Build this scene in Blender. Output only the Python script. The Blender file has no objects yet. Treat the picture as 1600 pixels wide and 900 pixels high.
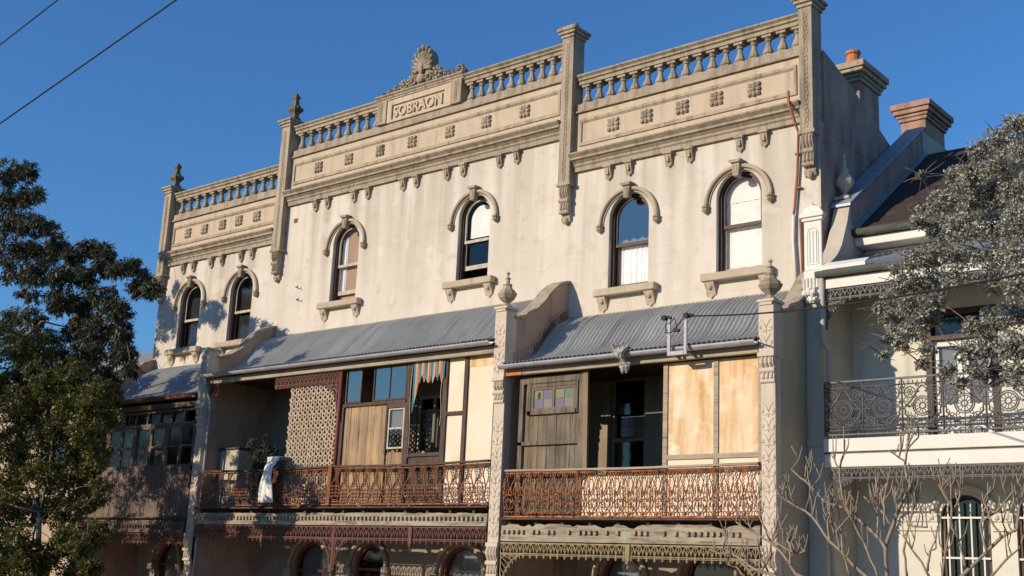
import bpy, bmesh, math, random
import numpy as np
from mathutils import Vector, Matrix
R = math.radians
random.seed(7); rng = np.random.default_rng(7)
scn = bpy.context.scene
col = scn.collection

# ------------------------------------------------------------------ camera
CAM = np.array([13.8827, -18.9503, -0.2654]); FPX = 1886.21
RT = np.array([0.76748303, 0.63960549, 0.04329689])
UP = np.array([0.11801771, -0.20735146, 0.97112162])
FW = np.array([-0.63011239, 0.74020956, 0.2346235])
cd = bpy.data.cameras.new('camera'); cam = bpy.data.objects.new('camera', cd); col.objects.link(cam)
cd.sensor_width = 36.0; cd.lens = FPX / 1600 * 36.0; cd.clip_end = 2000; cd.clip_start = 0.05
m = Matrix.Identity(4)
for i in range(3):
    m[i][0] = RT[i]; m[i][1] = UP[i]; m[i][2] = -FW[i]; m[i][3] = CAM[i]
cam.matrix_world = m
scn.camera = cam
def at(u, v, y):            # photo pixel -> point on the plane Y = y
    d = FW + RT * (u - 800) / FPX - UP * (v - 450) / FPX
    return CAM + d * ((y - CAM[1]) / d[1])

# ------------------------------------------------------------------ light
SUN = Vector((0.46, 1.0, -0.38)).normalized()
w = bpy.data.worlds.new('World'); scn.world = w; w.use_nodes = True
nt = w.node_tree; nt.nodes.clear()
sky = nt.nodes.new('ShaderNodeTexSky'); sky.sky_type = 'NISHITA'; sky.sun_disc = False
el = math.asin(-SUN.z); sky.sun_elevation = el
sky.sun_rotation = math.atan2(-SUN.x, -SUN.y)
sky.air_density = 1.3; sky.dust_density = 0.0; sky.ozone_density = 10.0; sky.altitude = 50
bg = nt.nodes.new('ShaderNodeBackground'); bg.inputs['Strength'].default_value = 0.15
wo = nt.nodes.new('ShaderNodeOutputWorld')
nt.links.new(sky.outputs[0], bg.inputs[0]); nt.links.new(bg.outputs[0], wo.inputs[0])
sl = bpy.data.lights.new('sun', 'SUN'); sl.energy = 4.8; sl.angle = R(0.55); sl.color = (1.0, 0.855, 0.675)
so = bpy.data.objects.new('sun', sl); col.objects.link(so)
so.rotation_euler = SUN.to_track_quat('-Z', 'Y').to_euler(); so.location = (-8, -30, 20)
vs = scn.view_settings; vs.view_transform = 'Standard'; vs.look = 'None'; vs.exposure = 0.0; vs.gamma = 1.0
vs.use_curve_mapping = False

# ------------------------------------------------------------------ materials
class NT:
    def __init__(s, name):
        s.m = bpy.data.materials.new(name); s.m.use_nodes = True
        s.t = s.m.node_tree; s.t.nodes.clear()
        s.out = s.t.nodes.new('ShaderNodeOutputMaterial')
        s.geo = s.n('ShaderNodeNewGeometry')
    def n(s, k, **kw):
        x = s.t.nodes.new(k)
        for a, b in kw.items(): setattr(x, a, b)
        return x
    def l(s, a, b): s.t.links.new(a, b)
    def setin(s, node, key, v):
        if isinstance(v, bpy.types.NodeSocket): s.l(v, node.inputs[key])
        else: node.inputs[key].default_value = v
    def mapping(s, sc, loc=(0, 0, 0)):
        mp = s.n('ShaderNodeMapping'); s.l(s.geo.outputs['Position'], mp.inputs[0])
        mp.inputs['Scale'].default_value = sc; mp.inputs['Location'].default_value = loc
        return mp.outputs[0]
    def noise(s, sc, scale=1., detail=5., rough=.6, loc=(0, 0, 0)):
        if not isinstance(sc, tuple): sc = (sc, sc, sc)
        x = s.n('ShaderNodeTexNoise'); s.l(s.mapping(sc, loc), x.inputs['Vector'])
        x.inputs['Scale'].default_value = scale; x.inputs['Detail'].default_value = detail; x.inputs['Roughness'].default_value = rough
        return x.outputs['Fac']
    def ramp(s, f, a, b, lo=0., hi=1.):
        x = s.n('ShaderNodeMapRange'); s.l(f, x.inputs[0])
        for i, v in zip((1, 2, 3, 4), (a, b, lo, hi)): x.inputs[i].default_value = v
        return x.outputs[0]
    def mix(s, f, a, b, mode='MIX'):
        x = s.n('ShaderNodeMix', data_type='RGBA', blend_type=mode)
        s.setin(x, 0, f)
        for k, v in ((6, a), (7, b)):
            if isinstance(v, bpy.types.NodeSocket): s.l(v, x.inputs[k])
            else: x.inputs[k].default_value = (*v[:3], 1)
        return x.outputs[2]
    def math(s, op, a, b=0.):
        x = s.n('ShaderNodeMath', operation=op); s.setin(x, 0, a); s.setin(x, 1, b); return x.outputs[0]
    def finish(s, colr, rough=.85, metal=0., bump=None, bstr=.3, bdist=.01, spec=.3, trans=None):
        p = s.n('ShaderNodeBsdfPrincipled')
        if isinstance(colr, bpy.types.NodeSocket): s.l(colr, p.inputs['Base Color'])
        else: p.inputs['Base Color'].default_value = (*colr, 1)
        s.setin(p, 'Roughness', rough); s.setin(p, 'Metallic', metal); s.setin(p, 'Specular IOR Level', spec)
        if bump is not None:
            b = s.n('ShaderNodeBump'); b.inputs['Strength'].default_value = bstr; b.inputs['Distance'].default_value = bdist
            s.l(bump, b.inputs['Height']); s.l(b.outputs[0], p.inputs['Normal'])
        if trans:
            tr = s.n('ShaderNodeBsdfTranslucent')
            if isinstance(colr, bpy.types.NodeSocket): s.l(colr, tr.inputs[0])
            else: tr.inputs[0].default_value = (*colr, 1)
            mx = s.n('ShaderNodeMixShader'); mx.inputs[0].default_value = trans
            s.l(p.outputs[0], mx.inputs[1]); s.l(tr.outputs[0], mx.inputs[2]); s.l(mx.outputs[0], s.out.inputs[0])
        else: s.l(p.outputs[0], s.out.inputs[0])
        return s.m

def mk(name, c1, c2, scale=3., c3=None, s3=(5, 5, .4), t3=(.5, .75), a3=.8, rough=.85, metal=0., bstr=.25, bscale=60, bdist=.008, t=(.35, .65), c4=None, s4=9., t4=(.6, .7), spec=.3, grain=.12, objvar=0., objdark=0.):
    k = NT(name)
    c = k.mix(k.ramp(k.noise(scale), *t), c1, c2)
    if c3: c = k.mix(k.ramp(k.noise(s3, loc=(3, 7, 1)), t3[0], t3[1], 0, a3), c, c3)
    if c4: c = k.mix(k.ramp(k.noise(s4, loc=(9, 2, 5)), *t4), c, c4)
    fine = k.noise(bscale, detail=4)
    if objdark:
        oj = k.n('ShaderNodeObjectInfo'); c = k.mix(k.ramp(oj.outputs['Random'], 0, 1, 0, objdark), c, (.10, .085, .065))
    if objvar:
        oi = k.n('ShaderNodeObjectInfo'); c = k.mix(k.ramp(oi.outputs['Random'], 0, 1, 0, objvar), c, (.05, .04, .03)); c = k.mix(k.ramp(oi.outputs['Random'], .6, 1, 0, objvar * .7), c, (.55, .36, .18))
    if grain: c = k.mix(k.ramp(fine, .3, .7, 0, grain), c, (0.02, 0.018, 0.015))
    return k.finish(c, rough, metal, fine, bstr, bdist, spec)

def stucco(name, c1, c2, stain, dark, ashlar=True, top=8.2, stainamt=.6, drips=(), sills=(), zsill=5.2):
    k = NT(name)
    c = k.mix(k.ramp(k.noise(.9), .35, .65), c1, c2)
    c = k.mix(k.ramp(k.noise(6.), .5, .8, 0, .5), c, tuple(a * 1.12 for a in c1))
    # run-down stains: broad vertical streaks, stronger towards the cornice
    sep = k.n('ShaderNodeSeparateXYZ'); k.l(k.geo.outputs['Position'], sep.inputs[0])
    st = k.ramp(k.noise((1.9, 1.9, .10), loc=(1, 0, 0), detail=3), .46, .60, 0, 1)
    st2 = k.ramp(k.noise((3.4, 3.4, .16), loc=(4, 0, 2), detail=4), .5, .72, 0, 1)
    hi = k.ramp(sep.outputs[2], top - 3.4, top + .3, .25, 1)
    c = k.mix(k.math('MULTIPLY', k.math('MULTIPLY', st, hi), stainamt), c, stain)
    c = k.mix(k.math('MULTIPLY', k.math('MULTIPLY', st2, hi), stainamt * .8), c, dark)
    # drips with a place of their own: below the cornice brackets and the ends of the sills
    wob = k.math('MULTIPLY', k.math('SUBTRACT', k.noise((1.2, 1.2, .8), loc=(7, 7, 7), detail=3), .5), .26)
    xw = k.math('ADD', sep.outputs[0], wob)
    def drip(xs, ztop, length, wid):
        acc = None
        for x in xs:
            g_ = k.math('MULTIPLY', k.math('ABSOLUTE', k.math('SUBTRACT', xw, x), 0), 1 / wid)
            g_ = k.math('MAXIMUM', k.math('SUBTRACT', 1, g_), 0)
            acc = g_ if acc is None else k.math('ADD', acc, g_)
        fall = k.ramp(sep.outputs[2], ztop - length, ztop, 0, 1); up = k.ramp(sep.outputs[2], ztop, ztop + .02, 1, 0)
        n_ = k.ramp(k.noise((7, 7, .5), loc=(3, 1, 4), detail=4), .3, .7, .35, 1)
        return k.math('MULTIPLY', k.math('MULTIPLY', acc, fall), k.math('MULTIPLY', up, n_))
    if drips: c = k.mix(k.math('MINIMUM', k.math('MULTIPLY', drip(drips, top - .15, 3.6, .20), 1.0), .85), c, stain)
    if sills: c = k.mix(k.math('MINIMUM', k.math('MULTIPLY', drip(sills, zsill, 1.0, .14), .9), .8), c, stain)
    c = k.mix(k.ramp(k.noise(.8, loc=(11, 3, 2), detail=2), .60, .62, 0, .35), c, tuple(min(1, a * 1.10) for a in c2))
    vo = k.n('ShaderNodeTexVoronoi', feature='DISTANCE_TO_EDGE'); vo.inputs['Scale'].default_value = .55
    mp_ = k.n('ShaderNodeVectorMath', operation='ADD'); nz_ = k.n('ShaderNodeTexNoise'); k.l(k.geo.outputs['Position'], nz_.inputs['Vector']); nz_.inputs['Scale'].default_value = 2.5
    k.l(k.geo.outputs['Position'], mp_.inputs[0]); k.l(nz_.outputs['Color'], mp_.inputs[1]); k.l(mp_.outputs[0], vo.inputs['Vector'])
    crack = k.math('MULTIPLY', k.ramp(vo.outputs['Distance'], 0, .006, 1, 0), k.ramp(k.noise(.7, loc=(1, 9, 4)), .5, .56, 0, .5))
    c = k.mix(crack, c, dark)
    # grime patches
    c = k.mix(k.ramp(k.noise(2.3, loc=(2, 5, 9), detail=8), .56, .74, 0, .55), c, stain)
    c = k.mix(k.ramp(k.noise(14., loc=(8, 5, 9), detail=6), .62, .75, 0, .35), c, dark)
    h = k.noise(45., detail=5)
    if ashlar:
        cmb = k.n('ShaderNodeCombineXYZ'); k.l(sep.outputs[0], cmb.inputs[0]); k.l(sep.outputs[2], cmb.inputs[1])
        br = k.n('ShaderNodeTexBrick'); k.l(cmb.outputs[0], br.inputs['Vector'])
        br.inputs['Scale'].default_value = 1.; br.inputs['Brick Width'].default_value = .82; br.inputs['Row Height'].default_value = .36
        br.inputs['Mortar Size'].default_value = .007; br.inputs['Mortar Smooth'].default_value = .3
        br.inputs['Color1'].default_value = (1, 1, 1, 1); br.inputs['Color2'].default_value = (.93, .93, .93, 1); br.inputs['Mortar'].default_value = (.5, .47, .42, 1)
        fade = k.ramp(k.noise(1.1, loc=(5, 5, 5)), .48, .68, .0, .34)
        c = k.mix(fade, c, br.outputs['Color'], 'MULTIPLY')
        h = k.math('SUBTRACT', k.math('MULTIPLY', h, .35), k.math('MULTIPLY', br.outputs['Fac'], .22))
    return k.finish(c, .9, 0, h, .35, .012, .2)

M = {}
M['wall'] = stucco('wall_stucco', (.585, .52, .43), (.635, .575, .49), (.40, .34, .26), (.29, .24, .18), drips=(.22, .725, 1.66, 2.14, 3.23, 3.74, -14.26, -13.79, -12.99, -12.51, -11.69, -11.23), sills=(.15, 1.28, 2.62, 3.74, -14.36, -13.24, -12.13, -11.01))
M['wall_pale'] = stucco('wall_stucco_upper', (.585, .52, .43), (.635, .575, .49), (.40, .34, .26), (.29, .24, .18), top=9.0, drips=(-8.83, -8.376, -7.424, -6.925, -5.73, -5.288, -4.31, -3.816, -2.735, -2.24), sills=(-8.17, -7.05, -3.99, -2.87), zsill=5.85)
M['trim'] = mk('cement_trim', (.46, .375, .27), (.39, .315, .225), 2.2, (.13, .105, .07), (7, 7, 1.2), (.47, .74), .8, c4=(.11, .10, .075), s4=17., t4=(.60, .74), objdark=.18)
M['trim_light'] = mk('pale_cement_trim', (.50, .415, .305), (.43, .355, .255), 2.5, (.24, .19, .135), (10, 10, 2), (.54, .8), .6)
M['frieze'] = mk('frieze_render', (.57, .455, .325), (.50, .40, .285), 1.6, (.22, .175, .115), (6, 6, .7), (.52, .8), .6)
M['fin'] = mk('party_wall_render', (.47, .345, .25), (.40, .29, .205), 2., (.16, .125, .10), (4, 4, .8), (.52, .78), .7)
M['fin_front'] = mk('pilaster_render', (.63, .535, .42), (.56, .47, .365), 2.5, (.25, .19, .13), (9, 9, .9), (.55, .8), .6)
M['dark_trim'] = mk('urn_cement', (.21, .16, .105), (.14, .11, .075), 9., (.055, .05, .04), (14, 14, 6), (.5, .7), .8)
M['side'] = mk('side_wall_render', (.47, .33, .25), (.39, .275, .22), 1.3, (.19, .14, .115), (3, 3, 1), (.45, .7), .8)
M['chimney'] = mk('red_brown_render', (.46, .275, .20), (.36, .21, .16), 2., (.17, .11, .09), (4, 4, 1.5), (.5, .72), .8)
M['brown'] = mk('brown_paint', (.075, .035, .026), (.055, .028, .022), 6., rough=.55)
M['redpaint'] = mk('red_brown_paint', (.20, .055, .04), (.15, .05, .04), 6., rough=.6)
M['cream_paint'] = mk('cream_paint', (.55, .49, .38), (.42, .36, .27), 7., (.2, .15, .1), (12, 12, 3), rough=.6)
M['lattice'] = mk('fretwork_paint', (.50, .39, .275), (.40, .31, .215), 6., (.2, .15, .1), (12, 12, 6), rough=.8)
M['white_paint'] = mk('white_paint', (.74, .72, .65), (.69, .66, .58), 3., (.40, .37, .30), (6, 6, .5), (.6, .85), .4, rough=.6)
M['n_wall'] = mk('cream_white_render', (.70, .665, .56), (.62, .59, .485), 1.4, (.34, .31, .235), (4, 4, .35), (.52, .78), .6, rough=.8)
M['n_grey'] = mk('pale_grey_render', (.54, .48, .38), (.46, .41, .325), 1.5, (.28, .26, .22), (5, 5, .5), (.55, .85), .5)
M['fin3'] = mk('olive_grey_render', (.50, .42, .29), (.45, .375, .26), 1.4, (.2, .17, .13), (4, 4, .4), (.55, .85), .5)
M['iron_dark'] = mk('dark_grey_iron', (.115, .115, .11), (.085, .085, .085), 14., rough=.5, c3=(.05, .05, .05), s3=(20, 20, 20), grain=0)
M['rust'] = mk('rusted_iron', (.48, .17, .055), (.30, .10, .04), 7., (.05, .032, .025), (13, 13, 9), (.48, .6), .9, rough=.9, c4=(.54, .38, .18), s4=6., t4=(.62, .70))
M['rust2'] = mk('brown_rusted_iron', (.31, .12, .06), (.20, .075, .042), 7., (.055, .033, .027), (13, 13, 9), (.5, .65), .9, rough=.9, c4=(.48, .36, .22), s4=6., t4=(.62, .70))
M['brown_lace'] = mk('red_brown_iron', (.17, .075, .055), (.12, .055, .042), 7., rough=.8)
M['olive'] = mk('ochre_painted_iron', (.35, .27, .14), (.26, .20, .105), 8., (.11, .08, .045), (14, 14, 9), (.52, .68), .8, rough=.8)
M['timber'] = mk('weathered_timber', (.44, .37, .275), (.33, .27, .195), (2., 9., 9.)[0], (.09, .07, .05), (1.2, 22, 45), (.5, .72), .7, bscale=40)
M['fascia_timber'] = mk('rotting_fascia_timber', (.42, .35, .25), (.28, .225, .16), 1.1, (.10, .08, .06), (2.2, 20, 16), (.46, .66), .8, c4=(.34, .36, .24), s4=2.6, t4=(.56, .70), bscale=40)
M['timber_v'] = mk('weathered_planks', (.52, .34, .175), (.33, .235, .145), 1.7, (.085, .068, .05), (28, 28, 1.1), (.48, .66), .85, bscale=40, objvar=.45)
M['timber_grey'] = mk('grey_weathered_planks', (.24, .195, .14), (.15, .12, .09), 2.2, (.045, .036, .028), (26, 26, 1.3), (.45, .68), .85, bscale=40, objvar=.45)
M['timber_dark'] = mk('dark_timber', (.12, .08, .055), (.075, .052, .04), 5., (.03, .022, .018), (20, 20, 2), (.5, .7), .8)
M['l_timber'] = mk('grimy_timber', (.23, .165, .12), (.15, .11, .085), 3., (.05, .04, .033), (24, 24, 1.6), (.45, .68), .85)
M['ply'] = mk('stained_sheet', (.72, .57, .38), (.66, .46, .25), 1.4, (.52, .27, .085), (4.5, 4.5, .55), (.47, .66), .85, c4=(.80, .70, .54), s4=2.2, t4=(.52, .72), rough=.7, grain=.05)
M['ply2'] = mk('cream_sheet', (.76, .66, .50), (.70, .58, .42), 1.6, (.50, .31, .14), (2, 2, .7), (.58, .74), .8, rough=.7, grain=.05)
M['gutter'] = mk('grey_gutter', (.50, .50, .51), (.42, .42, .43), 4., (.2, .2, .2), (6, 6, 6), (.5, .8), .6, rough=.33, metal=.35, spec=.6)
M['gutter_rust'] = mk('rust_red_gutter', (.19, .075, .05), (.13, .055, .04), 5., rough=.7)
M['galv'] = mk('galvanised_steel', (.36, .36, .37), (.30, .30, .31), 8., rough=.5, metal=.0, spec=.5, grain=.05)
M['lead'] = mk('lead_capping', (.36, .38, .42), (.29, .31, .35), 3., rough=.5, metal=.2)
M['pot'] = mk('terracotta', (.55, .20, .085), (.47, .16, .07), 6.)
M['pipe'] = mk('rust_painted_pipe', (.38, .145, .08), (.28, .11, .07), 6., (.16, .08, .05), (10, 10, 2))
M['tiles'] = mk('dark_brown_roof', (.07, .047, .036), (.045, .032, .026), 4., (.12, .085, .06), (3, 3, 3), (.6, .8), .5)
M['green_gutter'] = mk('dark_green_gutter', (.10, .105, .085), (.08, .085, .07), 5., rough=.5)
M['black'] = mk('black_cable', (.015, .015, .015), (.02, .02, .02), 5., rough=.6, grain=0)
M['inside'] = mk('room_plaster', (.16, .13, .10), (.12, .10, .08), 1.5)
M['paving_warm'] = mk('brick_paving', (.34, .25, .18), (.29, .215, .155), 1.5)
M['ver_wall_shaded'] = mk('veranda_shade_render', (.34, .27, .20), (.26, .205, .155), 1.5, (.13, .10, .08), (4, 4, .6), (.5, .75), .7)  # darkened copy of the wall render; veranda shade put into the colour
M['rag'] = mk('grubby_rag', (.50, .46, .41), (.38, .35, .31), 9.)
M['cloth'] = mk('white_cloth', (.76, .74, .69), (.68, .66, .61), 5., rough=.9, grain=.03)
M['curtain'] = mk('white_net_curtain', (.80, .79, .76), (.72, .71, .69), 5., rough=.9, grain=.03)
M['boardup'] = mk('orange_board', (.46, .30, .17), (.38, .24, .13), 3.)
M['cabinet'] = mk('cream_enamel', (.52, .45, .33), (.44, .38, .28), 3., (.2, .12, .07), (7, 7, 7), (.55, .7), .7)
M['steel_dark'] = mk('dark_steel', (.05, .05, .05), (.04, .04, .04), 8.)
M['bark'] = mk('pale_bark', (.34, .27, .20), (.22, .17, .125), 4., (.10, .075, .055), (14, 14, 2), (.5, .7), .7)
M['bark_grey'] = mk('grey_branch_bark', (.34, .27, .195), (.24, .185, .13), 9., (.14, .11, .08), (25, 25, 12), (.52, .7), .7)
M['twig'] = mk('dark_twig_bark', (.19, .14, .105), (.13, .10, .075), 9.)
M['plant'] = mk('dark_plant', (.035, .04, .025), (.02, .025, .015), 9.)
M['grass'] = mk('lawn', (.07, .10, .03), (.05, .075, .025), 2., (.12, .10, .06), (1, 1, 1), (.5, .7), .6)
M['asphalt'] = mk('asphalt', (.055, .055, .055), (.045, .045, .047), 1.2, bscale=90)
M['paving'] = mk('concrete_paving', (.30, .28, .25), (.25, .235, .21), 1.5)
# corrugated iron
k = NT('corrugated_iron')
c = k.mix(k.ramp(k.noise(1.3), .35, .65), (.395, .40, .375), (.315, .32, .305))
c = k.mix(k.ramp(k.noise((7, 1.2, 1.2), loc=(1, 1, 1)), .52, .75, 0, .6), c, (.40, .40, .40))
c = k.mix(k.ramp(k.noise(5., loc=(4, 1, 1), detail=8), .60, .74, 0, .6), c, (.22, .15, .10))
c = k.mix(k.ramp(k.noise((9, .7, .7), loc=(2, 1, 5), detail=5), .56, .72, 0, .55), c, (.16, .14, .125))
oj = k.n('ShaderNodeObjectInfo'); c = k.mix(k.ramp(oj.outputs['Random'], 0, 1, 0, .30), c, (.16, .16, .17))
M['iron_roof'] = k.finish(c, .55, .12, k.noise(30.), .1, .005, .5)
k = NT('pale_corrugated_iron')
c = k.mix(k.ramp(k.noise(1.3), .35, .65), (.36, .37, .39), (.29, .30, .32))
M['iron_pale'] = k.finish(c, .5, .3, k.noise(30.), .1, .005, .5)
# glass: thin pane, part mirror part clear
def glass(name, tint=(.9, .92, .95), base=.10, rough=.03, gcol=(.97, .95, .92)):
    k = NT(name)
    lw = k.n('ShaderNodeFresnel'); lw.inputs[0].default_value = 1.45
    f = k.ramp(lw.outputs[0], 0.03, 1, base, .95)
    tr = k.n('ShaderNodeBsdfTransparent'); tr.inputs[0].default_value = (*tint, 1)
    gl = k.n('ShaderNodeBsdfGlossy'); gl.inputs['Roughness'].default_value = rough; gl.inputs[0].default_value = (*gcol, 1)
    b = k.n('ShaderNodeBump'); b.inputs['Strength'].default_value = .12; b.inputs['Distance'].default_value = .02; k.l(k.noise(2.5, detail=2), b.inputs['Height'])
    k.l(b.outputs[0], gl.inputs['Normal'])
    mx = k.n('ShaderNodeMixShader'); k.l(f, mx.inputs[0]); k.l(tr.outputs[0], mx.inputs[1]); k.l(gl.outputs[0], mx.inputs[2])
    k.l(mx.outputs[0], k.out.inputs[0]); return k.m
M['glass'] = glass('window_glass', base=.03)
M['glass_dark'] = glass('grimy_glass', (.45, .47, .5), .07, .06, (1, .88, .74))
M['glass_sky'] = glass('reflecting_glass', (.6, .6, .6), .30, .05, (1, .88, .74))
M['glass_dim'] = glass('dim_glass', (.30, .30, .30), .025, .08, (1, .85, .7))
M['glass_clear'] = glass('clean_glass', (.97, .98, 1), .02)
for nm, cc in (('lilac', (.17, .14, .175)), ('yellow', (.22, .20, .10)), ('green', (.14, .18, .115)), ('cream', (.21, .20, .145))):
    k = NT('stained_' + nm); M['st_' + nm] = k.finish(cc, .15, spec=.5)
# striped awning cloth
k = NT('striped_cloth')
sp = k.n('ShaderNodeSeparateXYZ'); k.l(k.geo.outputs['Position'], sp.inputs[0])
fr = k.n('ShaderNodeMath', operation='FRACT'); k.l(k.math('MULTIPLY', sp.outputs[0], 6.2), fr.inputs[0])
c = k.mix(k.ramp(fr.outputs[0], .40, .44), (.06, .16, .20), (.52, .42, .28))
c = k.mix(k.ramp(fr.outputs[0], .62, .65), c, (.50, .16, .05))
c = k.mix(k.ramp(fr.outputs[0], .86, .89), c, (.06, .16, .20))
M['stripe'] = k.finish(c, .9)
# foliage
def leafmat(name, cols, trans=.25, rough=.5):
    k = NT(name)
    rp = k.n('ShaderNodeValToRGB'); k.l(k.geo.outputs['Random Per Island'], rp.inputs[0])
    e = rp.color_ramp.elements
    while len(e) < len(cols): e.new(.5)
    for i, cc in enumerate(cols): e[i].position = i / (len(cols) - 1); e[i].color = (*cc, 1)
    return k.finish(rp.outputs[0], rough, spec=.35, trans=trans)
M['leaf_gum'] = leafmat('gum_leaves', [(.034, .042, .022), (.052, .060, .030), (.075, .078, .040), (.12, .098, .055)], .25)
M['leaf_green'] = leafmat('green_leaves', [(.045, .058, .014), (.07, .082, .018), (.115, .115, .024), (.18, .155, .035)], .32)
M['leaf_grey'] = leafmat('blue_grey_leaves', [(.17, .18, .13), (.30, .32, .27), (.44, .46, .41), (.58, .59, .53), (.22, .21, .10), (.22, .13, .08)], .25)

# ------------------------------------------------------------------ mesh builder
class B:
    def __init__(s): s.v = []; s.f = []
    def add(s, vs, fs):
        o = len(s.v); s.v += [tuple(map(float, p)) for p in vs]; s.f += [tuple(o + i for i in f) for f in fs]; return s
    def box(s, x0, x1, y0, y1, z0, z1):
        return s.add([(x0, y0, z0), (x1, y0, z0), (x1, y1, z0), (x0, y1, z0), (x0, y0, z1), (x1, y0, z1), (x1, y1, z1), (x0, y1, z1)],
                     [(0, 3, 2, 1), (4, 5, 6, 7), (0, 1, 5, 4), (1, 2, 6, 5), (2, 3, 7, 6), (3, 0, 4, 7)])
    def ex(s, prof, axis, a, b):            # prism of a closed 2-D outline along an axis
        n = len(prof)
        mkp = {'x': lambda p, t: (t, p[0], p[1]), 'y': lambda p, t: (p[0], t, p[1]), 'z': lambda p, t: (p[0], p[1], t)}[axis]
        vs = [mkp(p, a) for p in prof] + [mkp(p, b) for p in prof]
        fs = [tuple(range(n)), tuple(range(2 * n - 1, n - 1, -1))] + [(i, (i + 1) % n, n + (i + 1) % n, n + i) for i in range(n)]
        return s.add(vs, fs)
    def strip(s, pa, pb):                   # quad strip between two polylines
        n = len(pa); return s.add(list(pa) + list(pb), [(i, i + 1, n + i + 1, n + i) for i in range(n - 1)])
    def grid(s, rows):
        n = len(rows[0]); o = len(s.v)
        for r_ in rows: s.v += [tuple(map(float, p)) for p in r_]
        for i in range(len(rows) - 1):
            for j in range(n - 1): s.f.append((o + i * n + j, o + i * n + j + 1, o + (i + 1) * n + j + 1, o + (i + 1) * n + j))
        return s
    def tube(s, pts, r, n=6, closed=False):
        P = [Vector(p) for p in pts]; N = len(P)
        if N < 2: return s
        rr = r if isinstance(r, (list, tuple)) else [r] * N
        vs = []; prev = None
        for i in range(N):
            if closed: d = P[(i + 1) % N] - P[i - 1]
            else: d = P[min(i + 1, N - 1)] - P[max(i - 1, 0)]
            if d.length < 1e-9: d = Vector((0, 0, 1))
            d.normalize()
            if prev is None:
                a = Vector((0, 1, 0)) if abs(d.y) < .9 else Vector((1, 0, 0))
            else: a = prev
            a = (a - d * a.dot(d))
            if a.length < 1e-6: a = d.orthogonal()
            a.normalize(); prev = a; b = d.cross(a)
            for j in range(n):
                t = 2 * math.pi * (j + .5) / n
                vs.append(P[i] + (a * math.cos(t) + b * math.sin(t)) * rr[i])
        fs = []
        for i in range(N if closed else N - 1):
            for j in range(n):
                k2 = ((i + 1) % N) * n
                fs.append((i * n + j, i * n + (j + 1) % n, k2 + (j + 1) % n, k2 + j))
        if not closed: fs += [tuple(range(n - 1, -1, -1)), tuple((N - 1) * n + j for j in range(n))]
        return s.add(vs, fs)
    def lathe(s, c, prof, n=12, rot=0., sq=1.):
        vs = []; fs = []
        for r, z in prof:
            for j in range(n):
                t = rot + 2 * math.pi * j / n
                vs.append((c[0] + r * math.cos(t), c[1] + r * math.sin(t) * sq, c[2] + z))
        for i in range(len(prof) - 1):
            for j in range(n): fs.append((i * n + j, i * n + (j + 1) % n, (i + 1) * n + (j + 1) % n, (i + 1) * n + j))
        fs += [tuple(range(n - 1, -1, -1)), tuple((len(prof) - 1) * n + j for j in range(n))]
        return s.add(vs, fs)
    def blob(s, c, r, n=8, m=5, rot=0.):
        vs = []; fs = []; cr, sr = math.cos(rot), math.sin(rot)
        for i in range(m + 1):
            a = -math.pi / 2 + math.pi * i / m
            for j in range(n):
                t = 2 * math.pi * j / n
                x, y, z = r[0] * math.cos(a) * math.cos(t), r[1] * math.cos(a) * math.sin(t), r[2] * math.sin(a)
                vs.append((c[0] + x * cr - z * sr, c[1] + y, c[2] + x * sr + z * cr))
        for i in range(m):
            for j in range(n): fs.append((i * n + j, i * n + (j + 1) % n, (i + 1) * n + (j + 1) % n, (i + 1) * n + j))
        return s.add(vs, fs)
    def build(s, name, mat, parent=None, pos=None, smooth=False, bevel=0, recalc=True, kind=None):
        me = s.mesh(name, mat, smooth, recalc)
        return put(me, name, parent, pos, bevel, kind)
    def mesh(s, name, mat, smooth=False, recalc=True):
        me = bpy.data.meshes.new(name); me.from_pydata(s.v, [], s.f)
        if recalc:
            bm = bmesh.new(); bm.from_mesh(me); bmesh.ops.recalc_face_normals(bm, faces=bm.faces); bm.to_mesh(me); bm.free()
        me.materials.append(M[mat] if isinstance(mat, str) else mat)
        if smooth: me.polygons.foreach_set('use_smooth', [True] * len(me.polygons))
        return me
WP = {}
def put(me, name, parent=None, pos=None, bevel=0, kind=None):
    o = bpy.data.objects.new(name, me); col.objects.link(o)
    pos = Vector(pos) if pos is not None else Vector((0, 0, 0))
    WP[o] = pos
    if parent is not None: o.parent = parent; o.location = pos - WP[parent]
    else: o.location = pos
    if bevel:
        b = o.modifiers.new('bevel', 'BEVEL'); b.width = bevel; b.segments = 1; b.limit_method = 'ANGLE'
    if kind: o['kind'] = kind
    return o
def thing(name, loc, label, cat, group=None):
    o = bpy.data.objects.new(name, None); col.objects.link(o); o.location = loc; o.empty_display_size = .3
    WP[o] = Vector(loc); tag(o, label, cat, group); return o
def tag(o, label, cat, group=None):
    o['label'] = label; o['category'] = cat
    if group: o['group'] = group
    return o
def arc(cx, cz, r, a0, a1, n=16): return [(cx + r * math.cos(R(a0 + (a1 - a0) * i / n)), cz + r * math.sin(R(a0 + (a1 - a0) * i / n))) for i in range(n + 1)]

# ------------------------------------------------------------------ setting
GZ = -2.75
b = B()
prof = [(-400, -1.9), (-60, -1.95), (-26, -1.95), (-14, -1.95), (-9, -2.35), (-5, -2.7), (-2.2, GZ), (60, GZ), (400, GZ)]
b.strip([(-400, y, z) for y, z in prof], [(400, y, z) for y, z in prof])
o = b.build('ground', 'grass'); o['kind'] = 'structure'
b = B(); pr = [(-15.2, -1.93), (-23, -1.93)]
b.strip([(-300, y, z) for y, z in pr], [(300, y, z) for y, z in pr]); o = b.build('road', 'asphalt'); o['kind'] = 'structure'
b = B().box(-300, 300, -15.2, -13.4, -2.1, -1.8); o = b.build('pavement', 'paving', bevel=.01); o['kind'] = 'structure'

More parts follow.
